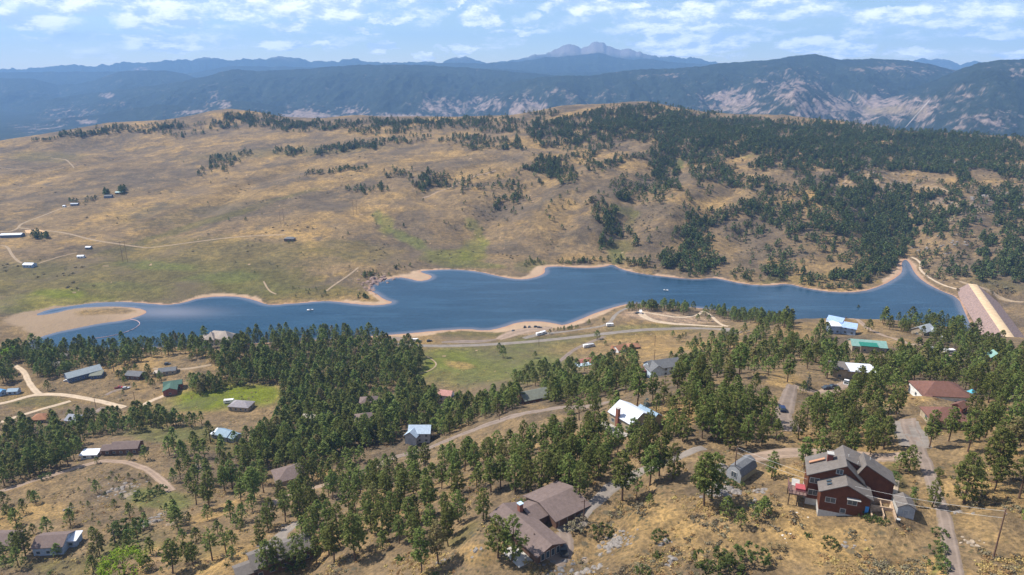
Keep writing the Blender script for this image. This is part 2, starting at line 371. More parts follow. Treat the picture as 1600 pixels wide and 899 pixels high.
cov = np.broadcast_to(C_TAN, GX.shape+(3,)).copy()
cov = lerp(cov, C_GOLD, sstep(-.05, .3, nA*.5+nB*.8))
cov = lerp(cov, C_SAGE, sstep(-.06, .22, nB*.75-nA*.65+nC*.4)*.95)
cov = lerp(cov, C_BROWN, near*sstep(.0, .4, nC+nB*.4)*.7)
def blob(px, py, rx, ry, colr, st=1.0, ang=0, soft=.35):
    global cov
    a = math.radians(ang); dx = WX-px; dy = WY-py
    u = (dx*math.cos(a)+dy*math.sin(a))/rx; v = (-dx*math.sin(a)+dy*math.cos(a))/ry
    m = (1-sstep(1-soft, 1+soft, np.sqrt(u*u+v*v)+nC*.35))*st
    cov = lerp(cov, colr, m)
patches = [
 (60,515,150,20,C_TAN,.6,-4),(20,530,60,10,C_BROWN,.6,0),
 # left plain: olive and brown bands
 (150,440,330,32,C_OLIVE,.75,0),(330,400,190,28,C_OLIVE,.6,0),(60,475,120,14,C_LUSH,.5,-3),(240,415,60,7,C_GREEN,.7,3),(400,440,90,20,C_OLIVE,.7,0),(90,460,40,8,C_LUSH,.7,0),(350,435,60,10,C_GREEN,.7,0),(180,448,60,8,C_GREEN,.6,0),(430,452,60,7,C_GREEN,.6,0),
 (470,455,110,12,C_OLIVE,.7,0),(560,395,70,16,C_OLIVE,.5,8),(210,455,90,12,C_OLIVE,.5,0),(300,330,120,20,C_OLIVE,.25,-8),(120,262,130,12,C_BROWN,.4,0),(90,400,60,14,C_BROWN,.5,0),(520,340,110,10,C_GOLD,.4,-6),(430,300,150,8,C_GOLD,.6,-9),(470,262,120,7,C_GOLD,.6,-7),
 (230,300,200,5,C_BROWN,.3,-9),(450,238,160,7,C_OLIVE,.35,-3),(600,265,110,8,C_GOLD,.6,-3),(680,245,70,6,C_GOLD,.7,-8),(440,213,50,5,C_GOLD,.6,-4),(560,205,60,5,C_GOLD,.5,-6),(350,180,22,6,C_GOLD,.9,0),(660,190,45,4,C_GOLD,.8,-10),
 (330,345,170,5,C_OLIVE,.7,-17),(400,283,90,3,C_BROWN,.9,-12),(300,318,110,3.5,C_BROWN,.9,-20),(330,305,60,9,C_GOLD,.5,-14),(450,320,80,8,C_SAGE,.6,0),(520,325,34,7,C_SAGE,.9,0),(290,270,30,7,C_SAGE,.9,0),(225,280,30,5,C_SAGE,.8,0),(70,245,60,8,C_OLIVE,.5,0),(500,322,30,6,C_SAGE,.8,0),(670,262,30,8,C_SAGE,.7,0),(780,330,30,14,C_SAGE,.8,0),(720,255,40,8,C_SAGE,.6,0),(940,290,60,12,C_SAGE,.6,0),(1040,330,50,14,C_SAGE,.7,0),(1100,300,40,10,C_SAGE,.5,0),
 # lush swale running into the bay
 (603,352,13,17,C_LUSH,.45,-30),(590,340,8,10,C_GREEN,.7,0),(640,375,36,9,C_GREEN,.75,28),(700,402,42,11,C_LUSH,.5,5),(740,392,20,18,C_LUSH,.5,-50),(752,370,8,18,C_LUSH,.45,-10),(735,350,12,8,C_GREEN,.6,30),(745,415,45,5,C_GREEN,.6,2),(700,375,26,10,C_BROWN,.7,10),
 # golden knolls
 (750,270,55,14,C_GOLD,.6,-8),(830,225,30,8,C_GOLD,.9,14),(855,245,22,5,C_GOLD,.8,-5),(700,215,40,7,C_GOLD,.6,-12),(880,320,26,9,C_GOLD,.7,0),(860,345,34,18,C_GOLD,.45,0),(990,260,30,7,C_GOLD,.7,-5),(1110,318,34,10,C_GOLD,.75,-4),(1160,250,25,6,C_GOLD,.95,-8),(1165,245,14,4,C_GREEN,.5,0),(1062,258,8,8,C_GREEN,.8,0),
 (1100,385,60,16,C_GOLD,.45,0),(970,385,20,10,C_OLIVE,.8,0),(960,400,12,14,C_GREEN,.7,0),(975,330,22,8,C_GREEN,.6,20),(985,345,8,20,C_OLIVE,.6,0),(1290,430,50,10,C_GOLD,.5,-5),(1250,410,60,9,C_GOLD,.4,0),(1330,355,30,7,C_GOLD,.5,30),(1415,275,14,8,C_GOLD,.9,20),(1322,288,16,6,C_GOLD,.9,20),(1300,435,90,8,C_OLIVE,.35,0),(1205,440,14,9,C_OLIVE,.7,0),
 (1060,420,50,10,C_TAN,.5,5),(1520,370,60,24,C_TAN,.6,0),(1560,270,40,12,C_TAN,.6,0),(1480,420,50,16,C_TAN,.7,10),(1000,190,20,3,C_GOLD,.8,-28),(1035,180,22,2.5,C_PALE,.9,-26),(900,178,50,5,C_GOLD,.8,-14),(1560,445,60,9,C_OLIVE,.5,10),(830,415,26,9,C_GREEN,.45,0),
 # near side
 (1035,495,60,9,C_BARE,.9,6),(1100,500,44,6,C_BARE,.7,0),(975,494,10,8,C_DIRT,.5,0),(820,516,50,8,C_BARE,.9,-4),(1070,484,40,4,C_TAN,.7,0),
 (150,800,60,18,C_SAGE,.5,0),(300,860,60,14,C_OLIVE,.4,-10),(60,880,60,10,C_OLIVE,.5,0),
 (775,560,120,28,C_GREEN,.55,0),(770,575,130,28,C_GREEN,.75,0),(700,562,50,16,C_LUSH,.45,10),(660,580,24,10,C_LUSH,.6,-30),(722,572,20,7,C_GOLD,.7,8),(860,540,80,12,C_GREEN,.5,-6),(740,522,60,5,C_OLIVE,.8,0),(350,620,88,19,C_LUSH,1.0,-6),(415,618,30,20,C_LUSH,.9,0),(300,632,40,9,C_GREEN,.7,-12),
 (100,600,120,30,C_BROWN,.55,0),(150,610,60,14,C_TAN,.6,0),(60,632,50,8,C_OLIVE,.7,0),(260,560,70,10,C_GOLD,.55,-14),(330,552,40,6,C_GOLD,.7,0),(290,575,40,8,C_TAN,.6,0),(270,680,80,12,C_GREEN,.7,0),(350,700,60,16,C_OLIVE,.7,10),(300,694,50,8,C_GOLD,.3,0),
 (1000,520,150,6,C_OLIVE,.5,-3),(1000,512,60,5,C_GREEN,.5,0),(960,540,120,14,C_GOLD,.35,-6),(1120,540,80,10,C_GOLD,.4,0),(700,700,120,12,C_TAN,.6,-18),(850,670,100,8,C_TAN,.7,-8),(900,690,80,14,C_GOLD,.5,-10),(1060,650,60,14,C_GOLD,.8,0),(1110,625,70,16,C_GOLD,.6,0),(1220,590,30,10,C_GOLD,.8,0),(1240,525,40,16,C_GOLD,.6,0),(1320,510,60,14,C_GOLD,.5,0),(1400,535,40,10,C_GOLD,.6,0),(1390,625,60,14,C_GOLD,.7,0),(1550,680,60,40,C_GOLD,.6,0),
 (1240,750,50,14,C_GOLD,.8,0),(1400,750,14,22,C_OLIVE,.7,0),(60,800,70,16,C_GOLD,.8,-4),(90,770,80,14,C_TAN,.6,-4),(180,760,50,30,C_SAGE,.6,0),(240,780,40,16,C_GREEN,.8,0),(205,850,60,16,C_GREEN,.6,-18),(330,800,80,12,C_GOLD,.9,-20),(250,830,50,14,C_TAN,.6,-20),(250,870,40,12,C_DIRT,.5,-20),(120,890,60,14,C_OLIVE,.6,0),
 (640,850,70,20,C_TAN,.6,0),(740,860,30,16,C_GOLD,.9,0),(720,830,30,12,C_OLIVE,.8,-30),(500,740,20,10,C_GOLD,.9,-20),(1000,840,160,50,C_GOLD,.45,0),(1090,815,50,16,C_TAN,.7,20),(1075,770,20,10,C_SAGE,.6,0),(1300,870,200,40,C_GOLD,.4,0),(1400,860,70,20,C_SAGE,.4,0),(1468,860,9,40,C_GREEN,.7,0),(1560,850,60,40,C_TAN,.5,0),(1440,745,10,14,C_PALE,.6,20),
]
for (a, b, rx, ry, c, st, an) in patches: blob(a, b, rx, ry, c, st, an)
# fine mottling
cov = cov*.90*(1 + .28*np.clip(nC, -1, 1)[..., None] + .20*nD[..., None])
# beaches: bare sand between summer level and the grass
bw = 2.6 + 6*sstep(.0, .5, nB+nC*.5) + 3.5*nC + 3*nD
for (bx, by, rx, ry, ex) in [(120,505,130,14,70),(330,462,60,10,10),(590,478,60,8,14),(655,437,30,10,40),(840,425,40,12,16),(820,510,60,10,22),(640,522,80,6,10),(920,492,40,14,12),(1420,430,30,30,6),(600,450,16,20,12)]:
    bw = bw + ex*np.exp(-(((PX-bx)/rx)**2+((PY-by)/ry)**2))
beach = (1-sstep(bw*.65, bw*1.05, SD))*(SD > -30)*(GY > 420)
sandc = lerp(np.broadcast_to(C_SAND, cov.shape), C_WET, (1-sstep(0, 5, SD))*.8)*(1+.10*nC[..., None]+.12*nD[..., None])
sandc = lerp(sandc, np.array((.225, .165, .108)), .8*(1-sstep(150, 245, PX))*(1-sstep(3, 8, -SD)))
cov = lerp(cov, sandc, beach)
cov = np.clip(cov, .01, .7)
rockm = np.zeros(GX.shape)
for (rx0, ry0, rx, ry) in [(590,432,22,12),(960,850,30,20),(900,880,40,16),(1150,765,25,12),(195,770,30,18),(250,815,30,10),(1560,300,40,20),(1500,330,60,30),(1450,320,60,40),(1380,300,120,50)]:
    rockm = np.maximum(rockm, np.exp(-((PX-rx0)/rx)**2-((PY-ry0)/ry)**2))
rk = sstep(.30, .45, nD+.6*rockm-.25)*sstep(.3, .7, rockm)
cov = lerp(cov, C_ROCK, rk*.7)

def ground_material():
    m = bpy.data.materials.new('dry_grassland'); m.use_nodes = True; t = NT(m.node_tree); t.n.clear()
    a = t.new('ShaderNodeAttribute', attribute_name='cover')
    tcx = t.new('ShaderNodeTexCoord').outputs['Object']
    cd = t.new('ShaderNodeVectorMath', operation='LENGTH', ins={0: tcx}).outputs['Value']
    nfar = t.ramp(cd, 350, 1100)
    f1 = t.noise(tcx, .9, 5, .65); f2 = t.noise(tcx, .16, 5, .65); f3 = t.noise(tcx, 3.2, 3, .6)
    fm = t.noise(tcx, .035, 6, .68); g0 = t.noise(tcx, .012, 5, .65)
    c = t.mix(1.0, a.outputs['Color'], t.mix(t.ramp(f2, .32, .68), (.62, .62, .66), (1.25, 1.2, 1.1)), 'MULTIPLY')
    c = t.mix(1.0, c, t.mix(t.ramp(f1, .3, .7), (.55, .58, .60), (1.42, 1.36, 1.25)), 'MULTIPLY')
    c = t.mix(nfar, c, t.mix(1.0, c, t.mix(t.ramp(fm, .34, .66), (.70, .70, .76), (1.25, 1.22, 1.12)), 'MULTIPLY'))
    c = t.mix(t.ramp(g0, .50, .66, 0, .45), c, (.125, .095, .070))
    c = t.mix(t.ramp(f3, .35, .65, 0, .25), c, (.17, .125, .07))
    # sage and grass clumps
    for sc_, thr, colr in ((.55, .20, (.055, .055, .030)), (.22, .16, (.075, .070, .050))):
        vo = t.new('ShaderNodeTexVoronoi', ins={'Scale': sc_}); t.l.new(tcx, vo.inputs['Vector'])
        dm = t.math('MULTIPLY', t.ramp(vo.outputs['Distance'], thr+.12, thr-.02), t.ramp(t.noise(tcx, .03, 3, .5), .46, .60))
        c = t.mix(t.math('MULTIPLY', dm, .75), c, colr)
    aw = t.new('ShaderNodeAttribute', attribute_name='bare')
    c = t.mix(aw.outputs['Fac'], c, a.outputs['Color'])
    b = t.new('ShaderNodeBump', ins={'Strength': .9, 'Distance': .7, 'Height': t.math('ADD', f1, t.math('MULTIPLY', f2, 2.2))})
    p = t.new('ShaderNodeBsdfPrincipled', ins={'Base Color': c, 'Roughness': .95, 'Normal': b.outputs[0]})
    p.inputs['Specular IOR Level'].default_value = .1
    t.new('ShaderNodeOutputMaterial', ins={0: p.outputs[0]})
    return m
PT = np.stack([GX, GY, Hf], -1)
lushm = np.clip((cov[..., 1]-cov[..., 0])*9, 0, .5)
ground = grid_mesh('ground', PT, ground_material(), {'cover': cov, 'bare': np.clip(beach*.9+lushm*(1-beach), 0, .92)})
tag(ground, kind='structure')
def side_land(us, js, mirror):
    vv = V[::6]; hcol = Hf[::6, js]; ccol_ = cov[::6, js]; uu_, v_g = np.meshgrid(us, vv); Yg = np.exp(v_g); Xg = uu_*Yg
    Zg = np.repeat(hcol[:, None], len(us), 1); e_ = np.minimum(1, np.abs(uu_-us[0])/.25); Zg = Zg + e_*(3.5*fbm(Xg/60, Yg/60, 3, 88)) - (.3 if mirror else .3)*e_
    return tag(grid_mesh('ground', np.stack([Xg, Yg, Zg], -1)[:, ::(-1 if mirror else 1)], ground.data.materials[0], {'cover': np.repeat(ccol_[:, None], len(us), 1)[:, ::(-1 if mirror else 1)], 'bare': Zg*0}), kind='structure')
side_land(np.linspace(U[-1], 5.0, 70), -1, False); side_land(np.linspace(U[0], -5.0, 70), 0, True)
# the hillside under and behind the drone
xs_ = np.linspace(-260, 260, 90); ys_ = np.linspace(-160, math.exp(V[0]), 50); xg_, yg_ = np.meshgrid(xs_, ys_); y52 = math.exp(V[0])
zg_ = bil(Hf, U[0], U[-1], V[0], V[-1], np.clip(xg_/y52, U[0], U[-1]), xg_*0+V[0]) + (y52-yg_)*.02 + (1-sstep(y52-30, y52, yg_))*2.5*fbm(xg_/50, yg_/50, 3, 89)
tag(grid_mesh('ground', np.stack([xg_, yg_, zg_], -1), ground.data.materials[0], {'cover': np.broadcast_to(C_TAN, xg_.shape+(3,)).copy(), 'bare': xg_*0}), kind='structure')

# ------------------------------------------------------------------ plain materials
_mc = {}
def mat(name, c, rough=.8, metal=0, var=.12, scale=1.5, spec=.3, bump=0):
    if name in _mc: return _mc[name]
    m = bpy.data.materials.new(name); m.use_nodes = True; t = NT(m.node_tree); t.n.clear()
    tcx = t.new('ShaderNodeTexCoord').outputs['Object']
    f = t.noise(tcx, scale, 5, .6)
    cc = t.mix(t.ramp(f, .3, .7), tuple(x*(1-var) for x in c), tuple(min(1, x*(1+var)) for x in c))
    p = t.new('ShaderNodeBsdfPrincipled', ins={'Base Color': cc, 'Roughness': rough, 'Metallic': metal})
    p.inputs['Specular IOR Level'].default_value = spec
    if bump:
        t.l.new(t.new('ShaderNodeBump', ins={'Strength': .6, 'Distance': bump, 'Height': f}).outputs[0], p.inputs['Normal'])
    t.new('ShaderNodeOutputMaterial', ins={0: p.outputs[0]})
    _mc[name] = m; return m

# ------------------------------------------------------------------ water
def water_material():
    m = bpy.data.materials.new('lake_water'); m.use_nodes = True; t = NT(m.node_tree); t.n.clear()
    tcx = t.new('ShaderNodeTexCoord').outputs['Object']
    mp = t.new('ShaderNodeMapping', ins={0: tcx}); mp.inputs['Scale'].default_value = (.35, 1.0, 1)
    rip = t.noise(mp.outputs[0], .55, 6, .7); big = t.noise(mp.outputs[0], .02, 4, .6)
    sh = t.new('ShaderNodeAttribute', attribute_name='shallow').outputs['Fac']
    c = t.mix(t.ramp(big, .3, .7), (.007, .030, .058), (.013, .044, .080))
    c = t.mix(t.ramp(rip, .42, .68, 0, .35), c, (.024, .066, .115))
    m2 = t.new('ShaderNodeMapping', ins={0: tcx}); m2.inputs['Scale'].default_value = (.15, 1.0, 1); m2.inputs['Rotation'].default_value = (0, 0, .25)
    c = t.mix(t.ramp(t.noise(m2.outputs[0], .07, 7, .72), .48, .66, 0, .55), c, (.026, .070, .118))
    c = t.mix(sh, c, (.16, .16, .19))
    b = t.new('ShaderNodeBump', ins={'Strength': .5, 'Distance': .35, 'Height': rip})
    p = t.new('ShaderNodeBsdfPrincipled', ins={'Base Color': c, 'Roughness': .14, 'Normal': b.outputs[0]})
    p.inputs['Specular IOR Level'].default_value = .35; p.inputs['IOR'].default_value = 1.33
    t.new('ShaderNodeOutputMaterial', ins={0: p.outputs[0]})
    return m
bx0, by0 = lake_w.min(0)-40; bx1, by1 = lake_w.max(0)+40
gx_, gy_ = np.meshgrid(np.linspace(bx0, bx1, 420), np.linspace(by0, by1, 200))
sdw = poly_sd(gx_, gy_, lake_w)
ppx, ppy, _ = w2px(gx_, gy_, 0)
sw = (1-sstep(1.5, 8, -sdw))*.55
sw = np.maximum(sw, .75*np.exp(-(((ppx-265)/75)**2+((ppy-488)/9)**2)))
sw = np.maximum(sw, .5*np.exp(-(((ppx-150)/90)**2+((ppy-474)/5)**2)))
lake = grid_mesh('lake_water', np.stack([gx_, gy_, gx_*0], -1), water_material(), {'shallow': sw})
_bm = bmesh.new(); _bm.from_mesh(lake.data); _sd = sdw.reshape(-1); _bm.verts.ensure_lookup_table()
bmesh.ops.delete(_bm, geom=[v for v in _bm.verts if _sd[v.index] > 9], context='VERTS'); _bm.to_mesh(lake.data); _bm.free()
tag(lake, kind='structure')

# ------------------------------------------------------------------ roads: draped strips
def resample(P, step):
    d = np.r_[0, np.cumsum(np.hypot(*np.diff(P, axis=0).T))]; n_ = max(2, int(d[-1]/step)+1); s = np.linspace(0, d[-1], n_)
    return np.stack([np.interp(s, d, P[:, 0]), np.interp(s, d, P[:, 1])], -1)
def road(name, pts, width, m, lift=.14):
    w0 = hits([p[0] for p in pts], [p[1] for p in pts])[:, :2]
    ok = ~np.isnan(w0[:, 0]); w0 = w0[ok]
    wd = np.array(width if isinstance(width, (list, tuple)) else [width]*len(pts), float)[ok]
    P = chaikin(w0, 3, False); P = resample(P, 1.6)
    tt = np.linspace(0, 1, len(P)); W = np.interp(tt, np.linspace(0, 1, len(wd)), wd)
    T = np.gradient(P, axis=0); T /= np.linalg.norm(T, axis=1)[:, None]+1e-9; Nn = np.stack([-T[:, 1], T[:, 0]], -1)
    K = 7; ks = np.linspace(-.5, .5, K)
    wob = 1+.22*fbm(P[:, 0]/7, P[:, 1]/7, 3, 77)
    G = P[:, None, :] + Nn[:, None, :]*(ks[None, :, None]*(W*wob)[:, None, None])
    Z = height(G[..., 0], G[..., 1])
    prof = np.where(np.abs(ks) > .49, -.25, lift)
    mid = Z.mean(1, keepdims=True)
    Zr = np.maximum(Z, Z*.5+mid*.5) + prof[None]
    Zr[:, 0] = Z[:, 0]-.2; Zr[:, -1] = Z[:, -1]-.2
    o = grid_mesh(name, np.concatenate([G, Zr[..., None]], -1), m, {'across': np.broadcast_to(ks[None], Z.shape)})
    return tag(o, kind='structure')
def road_mat(name, c, edge, rut=.25):
    m = bpy.data.materials.new(name); m.use_nodes = True; t = NT(m.node_tree); t.n.clear()
    tcx = t.new('ShaderNodeTexCoord').outputs['Object']; a = t.new('ShaderNodeAttribute', attribute_name='across').outputs['Fac']
    f = t.noise(tcx, .22, 6, .7); g = t.noise(tcx, 1.3, 4, .7)
    aa = t.math('ABSOLUTE', a); tr = t.math('ABSOLUTE', t.math('SUBTRACT', t.math('ADD', aa, t.math('MULTIPLY', t.math('SUBTRACT', f, .5), .12)), .21))
    cc = t.mix(t.ramp(f, .3, .7), tuple(x*.78 for x in c), tuple(x*1.18 for x in c)); cc = t.mix(t.ramp(g, .35, .7, 0, .35), cc, tuple(x*.72 for x in c))
    cc = t.mix(t.ramp(tr, .09, .02, 0, rut), cc, tuple(min(.8, x*1.35) for x in c))
    em = t.ramp(t.math('ADD', aa, t.math('MULTIPLY', t.math('SUBTRACT', g, .5), .42)), .34, .47)
    cc = t.mix(em, cc, edge)
    p = t.new('ShaderNodeBsdfPrincipled', ins={'Base Color': cc, 'Roughness': .95}); p.inputs['Specular IOR Level'].default_value = .1
    t.new('ShaderNodeOutputMaterial', ins={0: p.outputs[0]}); return m
M_DIRT = road_mat('dirt_road', (.25, .185, .14), (.17, .125, .07), .5); M_PALE = road_mat('pale_gravel', (.42, .33, .24), (.20, .15, .085), .3)
M_ASPH = road_mat('worn_asphalt', (.20, .175, .155), (.20, .155, .10), .2); M_GRAV = road_mat('grey_gravel', (.19, .150, .125), (.17, .125, .07), .45); M_TRACK = road_mat('two_track_dirt', (.27, .205, .14), (.19, .14, .08), .5)
R_ = road
R_('road', [(585,536),(640,540),(690,541),(760,539),(830,534),(900,527),(970,519),(1040,514),(1100,512),(1140,512),(1165,518)], 8.5, M_ASPH)
R_('road', [(818,529),(840,523),(870,520),(905,515),(940,511),(955,503),(960,494),(968,486),(985,480)], [7,9,6,5,5,5,5,5,5], M_ASPH)
R_('path', [(1000,486),(1004,494),(1020,502),(1050,506),(1090,508),(1130,510)], [7,11,9,7,5,4], M_PALE)
R_('path', [(1004,488),(1030,492),(1060,497),(1090,494),(1098,484),(1110,492),(1120,503),(1140,510)], [5,5,4,4,3,4,4,4], M_PALE)
R_('road', [(870,568),(885,556),(895,548),(910,540),(930,532),(945,526)], 5, M_GRAV)
R_('parking_area', [(600,531),(612,528),(625,530),(635,535)], [6,12,12,6], M_GRAV)
R_('parking_area', [(690,535),(720,534),(750,534),(775,531)], [5,11,11,5], M_GRAV)
R_('parking_area', [(778,531),(800,522),(820,517),(845,515),(860,511)], [8,20,24,18,6], M_DIRT)
R_('path', [(664,556),(676,562),(684,570),(672,580),(655,584)], 1.6, M_TRACK)
# left dirt roads
R_('road', [(-10,633),(20,627),(50,617),(90,616),(120,620),(160,628),(195,637)], 6, M_PALE)
R_('road', [(22,571),(38,580),(44,596),(54,610),(62,617)], [5,5,5,5,6], M_PALE)
R_('road', [(110,627),(85,634),(60,641),(30,650),(-10,664)], 5, M_PALE)
R_('road', [(218,636),(235,627),(255,619),(272,613)], 5, M_PALE)
R_('road', [(160,637),(145,647),(120,652),(95,656)], 4.5, M_GRAV)
R_('path', [(165,618),(175,612),(190,608),(205,604)], 4, M_GRAV)
R_('path', [(240,576),(270,578),(300,576),(330,570)], 4, M_TRACK)
R_('road', [(-20,773),(20,762),(50,752),(90,741),(130,727),(160,720),(195,721),(222,730),(243,742),(258,756),(268,768)], 5, M_DIRT)
R_('road', [(540,748),(600,722),(640,708),(690,693),(740,672),(780,658),(830,645),(880,636),(930,633),(960,626)], 6.5, M_GRAV)
R_('road', [(415,795),(440,778),(470,768),(500,760),(540,748)], 5, M_DIRT)
R_('road', [(425,852),(436,838),(452,826),(470,815)], [14,9,6,5], M_ASPH)
R_('road', [(905,812),(918,795),(940,778),(955,760),(985,745),(1030,728),(1075,708),(1100,700)], [5,5,5.5,6,4.5,4,4,4], M_ASPH)
R_('driveway', [(868,825),(890,818),(905,805)], [6,9,9], M_ASPH)
R_('driveway', [(862,880),(878,868),(884,850),(880,832)], [7,7,6,5], M_GRAV)
R_('road', [(1240,675),(1222,652),(1228,636),(1232,620),(1238,602)], [9,8,8,7,5], M_GRAV)
R_('road', [(1238,602),(1260,612),(1285,614),(1310,606),(1325,596)], [4,5,7,7,6], M_DIRT)
R_('road', [(1500,930),(1490,880),(1482,840),(1474,800),(1462,770),(1450,735),(1434,700),(1424,680),(1418,655)], [4,3.8,3.8,3.8,4,4.5,6,7,6], M_GRAV)
R_('driveway', [(1440,712),(1410,712),(1375,716),(1350,712),(1300,706),(1250,708),(1205,712),(1170,716)], [6,7,9,8,8,11,9,7], M_DIRT)
R_('driveway', [(1416,660),(1422,676),(1432,700)], [9,11,9], M_ASPH)
R_('path', [(1392,800),(1396,782),(1400,765),(1402,750)], 1.5, M_PALE)
R_('road', [(1330,498),(1345,505),(1370,520),(1400,530),(1425,538),(1450,545),(1490,556)], 4.5, M_DIRT)
# across the lake
R_('road', [(0,362),(12,363),(28,358),(32,350),(60,340),(90,328),(110,322)], 4.5, M_TRACK)
R_('road', [(30,356),(60,360),(100,363),(150,377),(200,384),(240,387),(300,379),(360,371),(410,368),(445,367)], 4.5, M_TRACK)
R_('path', [(2,384),(12,385),(18,398),(28,409),(40,413)], 4, M_TRACK)
R_('path', [(60,412),(90,402),(120,395)], 3, M_TRACK)
R_('path', [(510,455),(530,440),(548,428),(560,418)], 3, M_TRACK)
R_('path', [(412,440),(420,455),(432,460)], 2.2, M_TRACK)
R_('path', [(660,310),(700,295),(720,283),(750,273),(775,267)], 5, M_DIRT)
R_('path', [(80,247),(100,249),(110,256),(116,263)], 4, M_TRACK)
R_('path', [(1422,288),(1450,293),(1480,299),(1500,302)], 4, M_TRACK)
R_('road', [(1600,472),(1560,462),(1520,447),(1500,440)], 4, M_TRACK)
R_('path', [(1424,402),(1432,405),(1440,413),(1436,420),(1448,432),(1470,445),(1495,452)], 3.5, M_PALE)
R_('path', [(0,262),(60,270),(100,262)], 3, M_TRACK)
# ------------------------------------------------------------------ dam
def dam():
    A0 = px2w(1521, 446, 9.0); B0 = px2w(1592, 549, 9.0)
    n_ = 60; L = np.array(B0[:2])-np.array(A0[:2]); Ln = np.hypot(*L); T = L/Ln; Nn = np.array([-T[1], T[0]])
    if Nn[0] > 0: Nn = -Nn                                        # toward the water (left)
    offs = [(-24, -7), (-4.2, 9), (-3.9, 9.25), (3.9, 9.25), (4.2, 9), (26, -7)]
    s = np.linspace(-.02, 1.1, n_)
    root = empty('dam', (A0[0]+L[0]/2, A0[1]+L[1]/2, 0), 0, 'long rock-faced earth dam with a pale gravel road along its crest', 'dam')
    O = np.array([root.location.x, root.location.y, 0])
    def strip(nm, ids, m):
        G = np.zeros((n_, len(ids), 3))
        for j, k in enumerate(ids):
            o_, z_ = offs[k]; q = np.array(A0[:2])[None]+L[None]*s[:, None]-Nn[None]*o_
            G[:, j, :2] = q; G[:, j, 2] = z_
        o = grid_mesh(nm, G-O, m, smooth=False); o.parent = root
        return o
    rr = bpy.data.materials.new('pink_riprap'); rr.use_nodes = True; t = NT(rr.node_tree); t.n.clear()
    tcx = t.new('ShaderNodeTexCoord').outputs['Object']
    vo = t.new('ShaderNodeTexVoronoi', ins={'Scale': .8}); t.l.new(tcx, vo.inputs['Vector'])
    c = t.mix(t.noise(tcx, .5, 5, .7), (.16, .11, .10), (.40, .27, .23)); c = t.mix(t.ramp(vo.outputs['Distance'], .3, .8, 0, .5), c, (.10, .08, .075))
    b = t.new('ShaderNodeBump', ins={'Strength': 1, 'Distance': .5, 'Height': vo.outputs['Distance']})
    p = t.new('ShaderNodeBsdfPrincipled', ins={'Base Color': c, 'Roughness': .9, 'Normal': b.outputs[0]}); t.new('ShaderNodeOutputMaterial', ins={0: p.outputs[0]})
    strip('upstream_face', [0, 1], rr); strip('crest_road', [1, 2, 3, 4], mat('crest_gravel', (.50, .37, .23), .95, scale=.3)); strip('downstream_face', [4, 5], rr)
dam()

# ------------------------------------------------------------------ distant mountains
ridges = [  # distance, front slope, noise, colour class, crest pixels
 (13000, .24, 170, 2, [(-300,112),(0,108),(60,106),(80,103),(110,101),(150,104),(190,97),(230,98),(265,94),(290,93),(335,90),(355,94),(385,93),(410,92),(440,87),(460,92),(470,91),(495,96),(530,95),(552,91),(580,98),(620,97),(690,97),(705,92),(720,89),(735,91),(750,96),(765,99),(800,94),(830,88),(850,83),(868,78),(880,71),(890,68),(898,70),(909,76),(918,72),(926,67),(934,65),(943,67),(950,73),(970,78),(982,76),(1007,84),(1030,88),(1050,88),(1065,91),(1080,88),(1095,92),(1115,98),(1160,104),(1300,106),(1400,99),(1425,94),(1440,91),(1455,94),(1467,91),(1485,96),(1500,100),(1520,95),(1545,98),(1900,108)]),
 (10500, .2, 100, 1, [(-300,116),(0,113),(100,112),(200,112),(300,114),(360,103),(440,104),(560,108),(660,101),(685,98),(720,98),(760,99),(820,95),(850,90),(895,87),(937,82),(960,89),(990,94),(1012,91),(1035,95),(1060,98),(1120,101),(1200,106),(1900,112)]),
 (8800, .2, 95, 1, [(-300,118),(0,122),(55,123),(90,133),(125,130),(150,125),(170,117),(190,111),(220,110),(255,110),(285,114),(306,121),(360,128),(600,118),(700,106),(800,108),(840,114),(1000,112),(1200,104),(1900,118)]),
 (7200, .20, 100, 0, [(-300,185),(0,172),(60,158),(120,148),(180,141),(260,131),(300,124),(330,117),(348,112),(365,108),(400,111),(470,108),(520,104),(560,101),(610,101),(650,101),(700,104),(750,107),(790,111),(850,116),(960,126),(1900,135)]),
 (5500, .26, 80, 0, [(-300,214),(0,205),(50,196),(100,184),(150,180),(200,170),(250,163),(300,166),(350,156),(400,160),(450,168),(500,164),(560,172),(620,178),(700,196),(800,220),(1900,260)]),
 (6500, .24, 85, 0, [(-300,190),(0,186),(60,176),(120,168),(190,158),(250,146),(310,140),(380,146),(440,134),(500,138),(560,128),(620,136),(680,130),(740,142),(800,152),(900,170),(1900,240)]),
 (6000, .24, 95, 0, [(-300,230),(560,230),(640,190),(690,170),(730,152),(770,138),(800,128),(840,121),(880,118),(920,118),(960,113),(990,109),(1010,108),(1050,107),(1100,103),(1130,98),(1200,94),(1230,89),(1260,85),(1275,84),(1290,88),(1310,93),(1350,92),(1385,92),(1420,95),(1450,99),(1480,107),(1540,120),(1700,125),(1900,130)]),
 (4700, .24, 85, 3, [(-300,260),(1000,230),(1080,192),(1120,176),(1170,160),(1210,138),(1245,126),(1275,133),(1310,152),(1350,165),(1400,150),(1440,133),(1470,121),(1500,108),(1530,98),(1560,94),(1600,92),(1700,88),(1900,90)]),
]
NU2, NV2 = 1200, 520
u2 = np.linspace(-1.3, 1.3, NU2); v2 = np.linspace(math.log(2300), math.log(14500), NV2)
A2, B2 = np.meshgrid(u2, v2); Y2 = np.exp(B2); X2 = A2*Y2
Hm = np.full(X2.shape, -190.0); cls = np.zeros(X2.shape)
